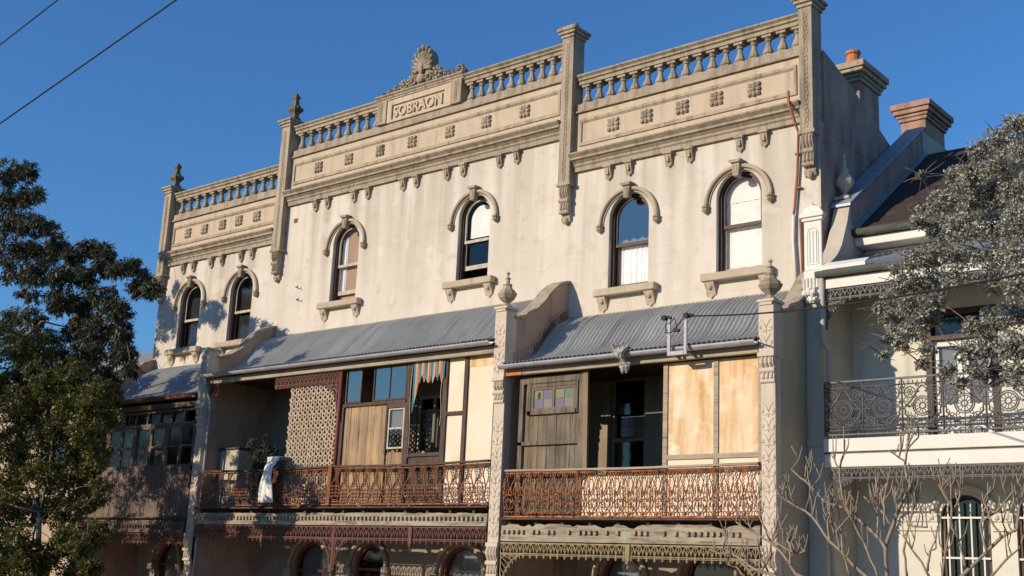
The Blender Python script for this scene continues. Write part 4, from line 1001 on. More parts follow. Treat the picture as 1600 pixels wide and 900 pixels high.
# ================================================================== left house enclosed veranda
lf = B(); frame_bars(lf, [(-15.1, -10.36, 3.36, 3.43), (-15.1, -10.36, 3.02, 3.10), (-15.1, -10.36, 1.93, 2.02), (-15.1, -15.0, .84, 3.36), (-10.46, -10.36, .84, 3.36)] + [(x, x + .10, 2.02, 3.02) for x in (-14.2, -12.95, -11.62)] + [(x, x + .05, 3.10, 3.36) for x in np.linspace(-14.5, -10.95, 8)], -1.80, -1.72)
ls = lf.build('enclosing_frame', 'l_timber', HL, bevel=.004)
for x in np.linspace(-15.0, -10.95, 9)[:-1]: pane(ls, x, x + .52, 3.1, 3.36, -1.75, 'glass_dim', 'transom_pane')
for i, (a, c_) in enumerate(((-15.0, -14.2), (-14.1, -13.53), (-13.52, -12.95), (-12.85, -12.24), (-12.23, -11.62), (-11.52, -10.99), (-10.98, -10.46))):
    sash(HL, a, c_, 2.02, 3.02, -1.785, 'l_timber', 'glass_dim' if i != 6 else [None, 'glass_dim'], rows=2, fw=.05)
    if i in (2, 3, 4): B().box(a + .05, c_ - .05, -1.68, -1.67, 2.1, 2.98).build('curtain', 'curtain', ls)
planks(ls, -15.05, -10.38, .72, 1.93, 20, 'l_timber', -1.83, name='plank', rag=.01)
fascia(HL, -15.12, -10.34, .46, .72, 'l_timber', -1.88, .1, .42, gaps=.1, broken=.02)
fr = fringe(HL, -15.12, -10.34, .15, .44, 'brown_lace', -1.86, .16, [])

# ================================================================== right house flank: side parapet and chimneys
b = B(); b.ex([(.201, 7.85), (.201, 9.42), (.64, 9.31), (1.37, 9.12), (2.3, 8.78), (3.27, 8.42), (8.0, 8.38), (8.0, 7.85)], 'x', 4.56, 4.826)
b.build('side_parapet', 'side', HR)
def chimney(house, x0, x1, y0, y1, z0, z1, pots):
    b = B(); b.box(x0, x1, y0, y1, z0, z1 - .42)
    ch = b.build('chimney', 'side' if pots else 'chimney', house, bevel=.01)
    c = B(); zz = z1 - .418
    for d, hh in ((.04, .08), (.07, .07), (.12, .10), (.16, .13)):
        c.box(x0 - d, x1 + d, y0 - d, y1 + d, zz, zz + hh - .002); zz += hh
    c.box(x0 + .02, x1 - .02, y0 + .02, y1 - .02, zz, z1 + .02)
    c.build('chimney_cap', 'trim' if pots else 'chimney', ch, bevel=.01)
    for px, py in pots:
        p = B(); p.lathe((px, py, z1), [(.15, 0), (.13, .18), (.12, .26), (.15, .28), (.15, .33), (.11, .34)], 12); p.build('chimney_pot', 'pot', ch, smooth=False)
    return ch
chimney(HR, 4.36, 4.78, 1.85, 2.75, 8.0, 9.84, [(4.55, 2.1)])

# ================================================================== neighbour house
HN = thing('terrace_house', (8.0, 0, GZ), 'white painted terrace house with dark grey iron lace balcony', 'house')
NX0, NX1, NY = 4.895, 13.0, -.85
b = B(); WN = [(7.04, 1.15, 2.1, 4.35, False), (9.74, 1.15, 2.1, 4.35, False)]
GN = [(6.98, .78, -1.2, .95, True), (8.15, .78, -1.2, .95, True), (10.2, 1.0, GZ, .8, True)]
NYW = .35
b2 = B(); wall_band(b2, NX0, NX1, GZ, 1.95, GN, NYW); wall_band(b2, NX0, NX1, 1.95, 4.85, WN, NYW); b2.box(NX0, NX1, .945, 1.0, 4.85, 5.75)
b2.build('wall', 'n_wall', HN, recalc=False)
s = B(); s.box(NX0 + .01, NX1, NYW + .3, 8, 5.75, 5.8); s.box(NX0 + .01, NX1, NYW + .3, 8, 1.85, 1.9); s.box(NX0, NX0 + .03, NYW + .3, 8, GZ, 5.7); s.box(NX1 - .03, NX1, NYW, 8, GZ, 5.9); s.box(NX0, NX1, 8, 8.1, GZ, 5.9); s.box(NX0 + .03, NX1 - .03, 2.6, 2.65, GZ, 5.75)
s.build('inner_wall', 'inside', HN)
# party wall between (rises with the roof)
p = B(); p.ex([(-.80, GZ), (-.80, 4.9), (-.55, 5.0), (-.3, 5.25), (.0, 5.6), (.25, 6.1), (.35, 6.40), (3.9, 8.97), (5.8, 8.97), (8, 7.4), (8, GZ)], 'x', 4.893, 5.19)
pw = p.build('party_wall', 'n_grey', HN)
p = B(); p.ex([(.30, 6.402), (3.9, 9.0), (3.9, 9.05), (.30, 6.45)], 'x', 4.86, 5.23); p.build('lead_capping', 'lead', pw)
p = B(); p.ex([(.42, 6.05), (3.9, 8.50), (3.9, 8.97), (.42, 6.45)], 'x', 5.191, 5.20); p.build('parapet_face', 'side', pw)
p = B(); p.ex([(.55, 6.00), (4.0, 8.44), (4.0, 8.56), (.55, 6.12)], 'x', 5.20, 5.23); p.build('flashing', 'lead', pw)
# main roof
r = B(); r.ex([(.50, 5.93), (4.2, 8.55), (4.2, 8.50), (.50, 5.86)], 'x', 5.2, NX1 + .2); r.ex([(4.2, 8.55), (8.2, 5.9), (8.2, 5.84), (4.2, 8.50)], 'x', 5.2, NX1 + .2)
rf = r.build('roof', 'tiles', HN)
for i in range(13):
    y = .62 + i * .27; z = 5.93 + (y - .5) * .708
    B().ex([(y, z + .005), (y + .03, z + .045), (y + .27, z + .20), (y + .27, z + .19)], 'x', 5.235, NX1 + .18).build('tile_course', 'tiles', rf)
ch = chimney(HN, 4.55, 5.08, 4.40, 5.45, 8.0, 9.84, [])
g = B(); g.tube([(5.12, .46, 5.93), (NX1, .46, 5.93)], .075, 10); g.build('roof_gutter', 'green_gutter', HN, smooth=True)
B().box(5.2, NX1, .52, .94, 5.70, 5.86).build('eaves_board', 'white_paint', HN, bevel=.01)
# veranda roof
vr = B().box(5.2, NX1, .9, .94, 5.60, 5.68).build('veranda_roof', 'white_paint', HN)
prof = [(.90, 5.62), (.4, 5.42), (-.2, 5.18), (-.6, 5.02), (-0.910, 4.90)]
me = corr_sheet(.80 + .02, .1, .016, prof).mesh('roof_sheet', 'iron_pale', True, False)
for i in range(10): put(me, 'roof_sheet', vr, (5.2 + i * .8, 0, .006 if i % 2 else 0))
B().ex([(-0.910, 4.94), (-0.910, 5.0), (-.75, 5.1), (-.75, 5.03)], 'x', 5.22, 6.0).build('barge_capping', 'white_paint', vr)
g = B(); g.tube([(5.16, -0.950, 4.86), (NX1, -0.950, 4.86)], .062, 10); g.build('gutter', 'green_gutter', HN, smooth=True)
B().box(5.2, NX1, -0.880, -0.810, 4.62, 4.80).build('veranda_beam', 'white_paint', HN, bevel=.006)
B().box(5.2, NX1, -0.790, .94, 4.80, 4.83).build('veranda_ceiling', 'n_grey', HN)
fr = fringe(HN, 5.27, NX1, 4.38, 4.62, 'iron_dark', -0.830, .17, [])
corner_bracket(fr, 5.27, 1, 4.40, 'iron_dark', -0.830, .35)
# end pilaster with panelled top, leaf capital and downpipe
p = B(); p.box(4.90, 5.22, -0.840, -.80, 4.98, 5.84); p.box(4.87, 5.25, -0.870, -.78, 5.842, 5.90); p.box(4.84, 5.28, -0.900, -.75, 5.902, 5.97)
p.ex([(4.86, 5.972), (5.26, 5.972), (5.20, 6.07), (5.10, 6.10), (5.06, 6.16), (5.02, 6.10), (4.92, 6.07)], 'y', -0.870, -.78); p.box(4.89, 5.23, -0.850, -.80, 4.86, 4.978)
np_ = p.build('end_pilaster', 'white_paint', HN, bevel=.008)
B().box(4.93, 5.19, -.815, -.80, GZ, 4.425).box(4.90, 5.22, -.84, -.801, 2.05, 2.16).build('pilaster_shaft', 'n_grey', np_)  # white shaft given a duller, warmer render to put its shade into the colour
q = B()
for x in (5.0, 5.06, 5.12): q.tube([(x, -0.840, 5.12), (x, -0.840, 5.66)], .018, 6)
q.tube([(4.96, -0.840, 5.08), (4.96, -0.840, 5.62)] + [(5.06 - .10 * math.cos(t), -0.840, 5.62 + .1 * math.sin(t)) for t in np.linspace(0, math.pi, 8)] + [(5.16, -0.840, 5.08)], .012, 5, True); q.build('fluted_panel', 'white_paint', np_)
q = B(); q.ex([(4.92, 4.42), (5.20, 4.42), (5.24, 4.70), (5.24, 4.858), (4.88, 4.858), (4.88, 4.70)], 'y', -0.860, -.82)
for i in range(6): q.tube([(4.90 + i * .063, -0.870, 4.84), (4.905 + i * .061, -0.865, 4.66)], .02, 5)
for i in range(5): q.blob((4.92 + i * .07, -0.880, 4.58 + .03 * (i % 2)), (.05, .05, .07), 7, 5)
for i in range(4): q.blob((4.95 + i * .07, -0.860, 4.47), (.04, .04, .05), 7, 5)
q.build('leaf_capital', 'white_paint', np_)
d = B(); d.tube([(5.24, -0.910, 4.84), (5.24, -0.890, 4.0), (5.24, -0.890, 3.75), (5.30, -0.810, 3.6), (5.30, -0.790, -2.6)], .045, 8); d.build('drainpipe', 'n_grey', HN, smooth=True)
# pedestal with urn on the party wall
q = B(); q.box(4.84, 5.10, .50, .78, 5.9, 6.60); q.box(4.83, 5.13, .47, .81, 6.602, 6.66); pd = q.build('pedestal', 'n_grey', HN, bevel=.01)
urn('urn_finial', pd, 4.98, .64, 6.66, .85, 'n_grey', .8)
# balcony slab, fascias
B().box(5.2, NX1, -0.860, .94, 2.0, 2.09).build('balcony_floor', 'white_paint', HN)
B().box(5.22, NX1, -0.910, -0.850, 1.93, 2.14).build('fascia', 'white_paint', HN, bevel=.008); B().box(5.22, NX1, -0.880, -0.830, 1.69, 1.90).build('fascia', 'white_paint', HN, bevel=.008)
B().box(5.22, NX1, -0.870, -0.840, 1.90, 1.93).build('shadow_gap', 'iron_dark', HN)  # dark strip set between the boards to stand for the shade there
fr = fringe(HN, 5.3, NX1, 1.45, 1.69, 'iron_dark', -0.840, .145, [])
corner_bracket(fr, 5.32, 1, 1.50, 'iron_dark', -0.840, .35)
# cast-iron balustrade: wheels and scrolls
def wheel_panel(wd, h):
    b = B()
    def T(P, r=.010, closed=False): b.tube([(x, 0, z) for x, z in P], r * 1.25, 4, closed)
    cx = wd / 2; c2 = h * .47
    T([(0, 0), (0, h)], .014); T([(0, h * .90), (wd, h * .90)], .012); T([(0, h * .07), (wd, h * .07)], .012); T([(0, h * .14), (wd, h * .14)], .009)
    for rr in (.15, .12, .045): T(circ(cx, c2, rr, 20), .010, True)
    for i in range(12):
        a = 2 * math.pi * i / 12; T([(cx + .045 * math.cos(a), c2 + .045 * math.sin(a)), (cx + .12 * math.cos(a), c2 + .12 * math.sin(a))], .006)
    for sx in (-1, 1):
        for sz, rr in ((.74, .085), (.22, .07)):
            T(circ(cx + sx * wd * .30, h * sz, rr, 14), .009, True); T(circ(cx + sx * wd * .30, h * sz, rr * .5, 10), .007, True)
            for i in range(6):
                a = i * math.pi / 3; T([(cx + sx * wd * .30, h * sz), (cx + sx * wd * .30 + rr * math.cos(a), h * sz + rr * math.sin(a))], .005)
        T([(cx, h * .86), (cx + sx * wd * .10, h * .80), (cx + sx * wd * .17, h * .68), (cx + sx * wd * .30, h * .56), (cx + sx * wd * .44, h * .46), (cx + sx * wd * .42, h * .32), (cx + sx * wd * .2, h * .16), (cx, h * .2)], .012)
        T([(cx + sx * wd * .5, h * .60), (cx + sx * wd * .40, h * .50), (cx + sx * wd * .5, h * .40)], .009)
        T([(cx + sx * wd * .22, h * .47), (cx + sx * wd * .5, h * .47)], .007)
        T([(cx + sx * wd * .1, h * .86), (cx + sx * wd * .2, h * .9)], .008); T([(cx + sx * wd * .46, h * .86), (cx + sx * wd * .42, h * .66)], .007)
    for sx in (-1, 1):
        for (fx, fz, rr) in ((.12, .88, .03), (.40, .60, .035), (.40, .34, .03), (.14, .12, .028), (.46, .86, .03), (.47, .13, .03), (.24, .50, .022), (.18, .66, .024), (.16, .30, .024)):
            T(circ(cx + sx * wd * fx, h * fz, rr, 8), .007, True)
        for (fx, fz) in ((.33, .47), (.10, .75), (.12, .22), (.44, .73), (.44, .24)): b.blob((cx + sx * wd * fx, 0, h * fz), (.026, .012, .02), 6, 4, .7 * sx)
    n = int(wd / .07)
    for i in range(n): T([(wd * (i + .5) / n, h * .90), (wd * (i + .5) / n, h * .965)], .008); T([(wd * (i + .5) / n, h * .07), (wd * (i + .5) / n, h * .14)], .006)
    for i in range(4): b.blob((wd * (i + .5) / 4, 0, -.015), (.02, .015, .045), 5, 4)
    return b.mesh('lace_panel', 'iron_dark', True)
rl = B().box(5.25, NX1, -0.910, -0.860, 3.03, 3.06).build('balcony_railing', 'iron_dark', HN)
wd = .64; me = wheel_panel(wd, .82)
for i in range(12): put(me, 'lace_panel', rl, (5.25 + i * wd, -0.880, 2.21))
B().box(5.25, NX1, -0.910, -0.850, 2.185, 2.21).build('bottom_rail', 'iron_dark', rl)
# French doors and barred windows
for i, (xc, ww, zb, zs, ar) in enumerate(WN):
    b = B(); l, r_ = xc - ww / 2, xc + ww / 2
    frame_bars(b, [(l, l + .10, zb, zs), (r_ - .10, r_, zb, zs), (l + .1, r_ - .1, zs - .1, zs), (l + .1, r_ - .1, 3.85, 3.92)], NYW - .03, NYW + .12)
    fd = b.build('french_door', 'brown', HN)
    for a, c_ in ((l + .11, xc - .01), (xc + .01, r_ - .11)):
        q = B(); frame_bars(q, [(a, a + .08, zb, 3.85), (c_ - .08, c_, zb, 3.85), (a + .08, c_ - .08, zb, zb + .7), (a + .08, c_ - .08, 3.75, 3.85)], NYW + .05, NYW + .10); lf_ = q.build('door_leaf', 'white_paint', fd)
        pane(lf_, a + .08, c_ - .08, zb + .7, 3.75, NYW + .07, 'glass_dark')
        B().box(a + .08, c_ - .08, NYW + .12, NYW + .125, zb + .7, 3.75).build('curtain', 'curtain', lf_)
    pane(fd, l + .1, r_ - .1, 3.92, zs - .1, NYW + .07, 'glass_dark')
for i, (xc, ww, zb, zs, ar) in enumerate(GN):
    q = B(); ring(q, arch_loop(xc, ww, zb, zs, .002), arch_loop(xc, ww, zb, zs, .06), NYW + .06, NYW + .18); wn = q.build('arched_window', 'brown', HN)
    lp = arch_loop(xc, ww, zb, zs, .05)[::-1]; B().add([(p_[0], NYW + .15, p_[1]) for p_ in lp], [tuple(range(len(lp)))]).build('pane', 'glass_dark', wn, recalc=False)
    if i < 2:
        for j in range(4): B().box(xc - .27 + j * .18 - .012, xc - .27 + j * .18 + .012, NYW + .01, NYW + .035, zb + .02, zs + .28).build('security_bar', 'white_paint', wn)
        for z in (zb + .25, zs - .6, zs + .02): B().box(xc - ww / 2 + .02, xc + ww / 2 - .02, NYW + .0, NYW + .009, z, z + .03).build('cross_bar', 'white_paint', wn)
    q = B(); q.tube([(p_[0], NYW - .03, p_[1]) for p_ in arc(xc, zs, ww / 2 + .12, 180, 0, 20)], .06, 6); mo_ = q.build('arch_moulding', 'n_wall', HN, smooth=True)
x_prev = NX0 + .4
for (a, c_) in ((5.7, 6.56), (7.40, 7.73), (8.57, 9.65)):
    q = B(); q.box(a, c_, NYW - .06, NYW - .001, .92, 1.0); q.box(a, c_, NYW - .035, NYW - .002, .78, .92); q.box(a, c_, NYW - .07, NYW, 1.002, 1.05)
    bnd = q.build('string_course', 'n_wall', HN)
    n = int((c_ - a) / .11)
    d = B()
    for i in range(n): d.box(a + .03 + i * .11, a + .085 + i * .11, NYW - .075, NYW - .06, .93, .99)
    d.build('dentil_row', 'n_wall', bnd, kind='stuff')

# ------------------------------------------------------------------ house further along the street, seen through the trees
HF = thing('terrace_house', (-22.0, 0, GZ), 'cream terrace house glimpsed through the leaves of the green tree', 'house')
b = B(); FO = [(-24.5, 1.0, 1.6, 3.4, False), (-22.3, 1.0, 1.6, 3.4, False), (-20.1, 1.0, 1.6, 3.4, False)]; FG = [(-24.5, 1.0, -1.8, .0, False), (-22.3, 1.0, GZ, .0, False), (-20.1, 1.0, -1.8, .0, False)]
wall_band(b, -26., -18.2, GZ, .8, FG, .2); wall_band(b, -26., -18.2, .8, 4.9, FO, .2); b.build('wall', 'fin', HF, recalc=False)
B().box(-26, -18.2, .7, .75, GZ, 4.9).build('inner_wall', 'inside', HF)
B().box(-18.26, -18.2, .2, 7., GZ, 4.9).build('outer_wall', 'side', HF)
B().ex([(-.2, 4.9), (3.6, 6.6), (7.2, 4.9), (7.2, 4.8), (-.2, 4.8)], 'x', -26.2, -18.0).build('roof', 'iron_roof', HF)
for k_, (xc, ww, zb, zs, ar) in enumerate(FO + FG):
    if k_ == 4: B().box(xc - .5, xc + .5, .3, .35, zb, zs).build('front_door', 'redpaint', HF)
    else: sash(HF, xc - .5, xc + .5, zb, zs, .3, 'cream_paint', 'glass_dark', rows=2, fw=.06); B().box(xc - .62, xc + .62, .08, .2, zb - .12, zb - .005).build('window_sill', 'trim', HF)

# ------------------------------------------------------------------ vegetation
def leaf_mesh(name, mat, clumps, n_per, ln, wdt, droop=0.3, seed=1, spray=26, srad=.27):
    g = np.random.default_rng(seed); V = []; 
    for (c, r, k) in clumps:
        n = int(n_per * k)
        d = g.normal(size=(n, 3)); d /= np.linalg.norm(d, axis=1)[:, None]
        # small sprays inside the clump give an uneven outline
        ns = max(4, n // spray); sc = g.normal(size=(ns, 3)); sc /= np.linalg.norm(sc, axis=1)[:, None]; sc *= (g.random((ns, 1)) ** .45)
        pick = g.integers(0, ns, n)
        P = np.array(c) + (sc[pick] + d * (g.random((n, 1)) ** .6) * srad) * np.array(r)
        t = g.normal(size=(n, 3)); t[:, 2] -= droop * 2.2; t /= np.linalg.norm(t, axis=1)[:, None]
        u = np.cross(t, g.normal(size=(n, 3))); u /= np.linalg.norm(u, axis=1)[:, None] + 1e-9
        nn = np.cross(t, u)
        L = ln * g.uniform(.6, 1.25, (n, 1)); W = wdt * g.uniform(.7, 1.2, (n, 1))
        a = P; m1 = P + t * L * .45 + u * W + nn * L * .06; m2 = P + t * L * .45 - u * W + nn * L * .06; e = P + t * L
        V.append(np.stack([a, m1, e, m2], 1).reshape(-1, 3))
    V = np.concatenate(V); nq = len(V) // 4
    me = bpy.data.meshes.new(name); me.vertices.add(len(V)); me.vertices.foreach_set('co', V.ravel())
    me.loops.add(nq * 4); me.loops.foreach_set('vertex_index', np.arange(nq * 4, dtype=np.int32))
    me.polygons.add(nq); me.polygons.foreach_set('loop_start', np.arange(0, nq * 4, 4, dtype=np.int32)); me.polygons.foreach_set('loop_total', np.full(nq, 4, dtype=np.int32))
    me.update(calc_edges=True); me.materials.append(M[mat]); return me
def limb(b, p0, p1, r0, r1, wob, rd, n=7):
    p0, p1 = Vector(p0), Vector(p1); L = (p1 - p0).length; P = []
    off = Vector((rd.uniform(-1, 1), rd.uniform(-1, 1), rd.uniform(0, 1))) * wob * L
    for i in range(n + 1):
        t = i / n; P.append(p0.lerp(p1, t) + off * math.sin(math.pi * t) + Vector((rd.uniform(-1, 1), rd.uniform(-1, 1), rd.uniform(-1, 1))) * wob * L * .12 * (0 < i < n))
    b.tube(P, [r0 + (r1 - r0) * i / n for i in range(n + 1)], 6); return P
def tree(name, label, base, fork, clumps, leafm, barkm, ln, wdt, nper, r0, droop, seed, hubs=5, spray=26, srad=.27):
    rd = random.Random(seed); root = thing(name, base, label, 'tree')
    tb = B(); limb(tb, base, fork, r0, r0 * .7, .05, rd, 8); tb.build('trunk', barkm, root, smooth=True)
    tw_ = min(.32, 9 * ln if ln < .08 else .32); bb = B(); cs = [Vector(c) for c, r, k in clumps]
    # limbs: group clumps round hubs
    hubsP = rd.sample(cs, min(hubs, len(cs)))
    paths = []
    for hpt in hubsP:
        tgt = Vector(fork).lerp(hpt, .62); paths.append((limb(bb, fork, tgt, r0 * .38, r0 * .17, .06, rd), r0 * .17))
    F_ = Vector(fork); nodes = [(Vector(q), rr, 0) for P, rr in paths for q in P[2:]]
    for c in sorted(cs, key=lambda z: (z - F_).length):          # each clump grows from the nearest branch already there
        def cost(z):
            d_ = c - z[0]; out = (z[0] - F_)
            ang = 0 if out.length < .1 or d_.length < .01 else max(0, -out.normalized().dot(d_.normalized()))
            return d_.length * (1 + 1.2 * ang) + .12 * z[2]
        bp_ = min(nodes, key=cost); k0 = nodes.index(bp_); nodes[k0] = (bp_[0], bp_[1], bp_[2] + 1)
        r1 = max(.008, bp_[1] * .72); P = limb(bb, bp_[0], c, r1, max(.006, r1 * .5), .06, rd, 6)
        nodes += [(Vector(P[q]), r1 * (1 - .5 * q / 6), 0) for q in (2, 3, 4, 5, 6)]
        for _ in range(3 if ln > .06 else 8):
            e = c + Vector((rd.uniform(-1, 1), rd.uniform(-1, 1), rd.uniform(-.6, .6))) * tw_; limb(bb, c, e, .008, .004, .1, rd, 3)
    bb.build('branches', barkm, root, smooth=True)
    me = leaf_mesh('crown', leafm, clumps, nper, ln, wdt, droop, seed, spray, srad); put(me, 'crown', root)
    return root
def px_clumps(lst, y0, yj, seed, rscale=1.):
    rd = random.Random(seed); out = []
    for (u, v, rpx, k) in lst:
        y = y0 + rd.uniform(-yj, yj); p = at(u, v, y); dist = np.dot(p - CAM, FW); r = rpx * dist / FPX * rscale
        out.append((tuple(p), (r, r * .95, r * .85), k))
    return out
# gum tree at the left
gum = [(12, 268, 24, 1), (42, 268, 18, .7), (8, 305, 26, 1), (42, 305, 22, .9), (60, 300, 12, .3), (15, 345, 30, 1.2), (52, 350, 24, 1), (25, 390, 30, 1.2), (66, 392, 24, 1), (92, 382, 18, .6),
       (80, 355, 12, .3), (115, 400, 16, .6), (140, 385, 18, .7), (165, 392, 18, .7), (160, 415, 16, .6), (60, 425, 26, 1), (100, 430, 22, .8), (135, 432, 20, .7), (185, 420, 16, .5), (205, 415, 16, .5), (222, 432, 16, .5),
       (238, 450, 14, .5), (215, 452, 14, .4), (95, 470, 24, .9), (130, 475, 26, 1), (165, 465, 22, .7), (185, 485, 20, .8), (120, 515, 28, 1.1), (160, 515, 28, 1.1), (195, 520, 18, .6), (150, 550, 30, 1.1), (188, 552, 24, .9), (110, 555, 28, 1), (70, 530, 24, .8), (30, 545, 28, .9), (75, 572, 28, 1), (205, 575, 14, .4), (45, 460, 18, .4), (20, 425, 20, .5),
       (130, 590, 28, 1), (170, 592, 24, .8), (30, 590, 28, .8), (15, 500, 26, .7), (50, 500, 24, .6), (85, 600, 30, 1.), (110, 620, 28, .9), (150, 620, 24, .8), (20, 620, 30, .8), (60, 640, 30, .9), (175, 620, 14, .4)]
cl = px_clumps(gum, -3.7, .7, 5, 1.12)
off = [((-19.5, -4.2, 8.2), (1.2, 1.1, .9), 2.5), ((-18.6, -4.5, 6.4), (1.1, 1.0, .9), 2.), ((-20.4, -4, 10.0), (1.1, 1., .9), 2.)]
tree('gum_tree', 'dark gum tree with drooping olive brown foliage overlapping the house end', (-19.0, -4.6, GZ + .1), (-18.6, -4.4, 3.8), cl + off, 'leaf_gum', 'bark', .16, .018, 1250, .20, .55, 11, 8)
# green tree lower left
gr = [(20, 640, 34, 1), (60, 620, 32, 1), (95, 600, 26, .8), (110, 640, 30, 1), (140, 630, 22, .7), (30, 690, 34, 1), (75, 680, 34, 1), (120, 690, 30, 1), (150, 670, 16, .5), (20, 745, 32, .9), (65, 740, 34, 1), (110, 745, 32, 1), (140, 730, 18, .5), (15, 800, 32, .9), (55, 800, 26, .6), (100, 800, 32, 1), (135, 790, 18, .5), (20, 860, 32, .9), (95, 860, 34, 1), (130, 855, 22, .6), (40, 900, 34, .9), (110, 905, 30, .9), (5, 600, 26, .7), (60, 580, 22, .5), (150, 610, 12, .3), (15, 950, 34, 1), (80, 960, 34, 1)]
gr += [(u + 14, v - 18, 30, .8) for (u, v, r_, k_) in gr[:21]] + [(150, 700, 18, .6), (155, 760, 16, .5), (150, 830, 18, .6), (140, 890, 22, .7), (0, 850, 40, 1.3), (0, 900, 44, 1.4), (30, 930, 40, 1.2), (50, 870, 34, 1.), (0, 780, 36, 1.), (0, 700, 36, 1.)]
cl = px_clumps(gr, -5.3, .8, 6)
rd = random.Random(77)
for i in range(60):  # unseen clumps outside the view, added to shade the left veranda
    yy = rd.uniform(-7.6, -4.8); cl.append(((rd.uniform(-18., -11.9) - max(0, -5.6 - yy) * -.2, yy, rd.uniform(.4, 5.6)), (.6, .55, .5), .7))
bp = at(68, 1000, -5.3)
tree('green_tree', 'sunlit yellow green leafy tree growing under the gum tree', (bp[0] - .1, -5.3, GZ + .02), tuple(at(62, 800, -5.3)), cl, 'leaf_green', 'bark', .08, .022, 1500, .075, .35, 21, 6)
# blue-grey bush tree at the right
bl = [(1590, 195, 20, .8), (1560, 215, 20, .8), (1530, 235, 18, .7), (1595, 240, 26, 1.1), (1560, 260, 26, 1.1), (1522, 268, 22, .9), (1495, 275, 18, .6), (1590, 295, 28, 1.2), (1550, 305, 28, 1.2), (1510, 310, 26, 1.1), (1470, 315, 20, .8), (1445, 330, 14, .5), (1590, 345, 28, 1.2), (1550, 355, 28, 1.2), (1505, 355, 26, 1.1), (1465, 355, 22, .8), (1435, 345, 12, .4),
      (1590, 395, 28, 1.1), (1548, 400, 28, 1.1), (1500, 400, 26, 1), (1460, 400, 24, .9), (1425, 405, 18, .6), (1595, 440, 26, 1), (1555, 440, 22, .6), (1490, 432, 22, .7), (1450, 440, 26, 1), (1412, 445, 22, .8), (1390, 465, 16, .6), (1430, 480, 26, 1), (1395, 500, 20, .8), (1425, 515, 22, .8), (1460, 500, 14, .4), (1590, 490, 26, .9), (1555, 500, 24, .8), (1520, 510, 16, .5), (1585, 540, 28, 1.1), (1545, 545, 26, 1), (1510, 550, 18, .7), (1590, 585, 24, .8), (1555, 585, 20, .7), (1525, 580, 14, .5), (1408, 540, 10, .3), (1385, 530, 8, .2), (1440, 275, 8, .15), (1375, 480, 12, .3), (1380, 555, 10, .2), (1450, 545, 14, .35), (1480, 580, 14, .4), (1465, 470, 16, .4), (1500, 600, 12, .3), (1400, 420, 12, .3), (1440, 570, 10, .25)]
cl = px_clumps(bl, -4.6, .55, 8, 1.1)
off = [((11.0, -4.6, 4.6), (.6, .6, .5), 2.), ((11.0, -4.6, 3.6), (.6, .6, .5), 2.), ((10.9, -4.7, 5.5), (.5, .5, .5), 1.6)]
tree('silver_leaf_tree', 'spreading tree with small blue grey leaves in front of the white house', (11.2, -4.9, GZ + .02), (10.9, -4.8, 1.6), cl + off, 'leaf_grey', 'twig', .042, .0135, 1250, .11, .05, 31, 8, 12, .22)

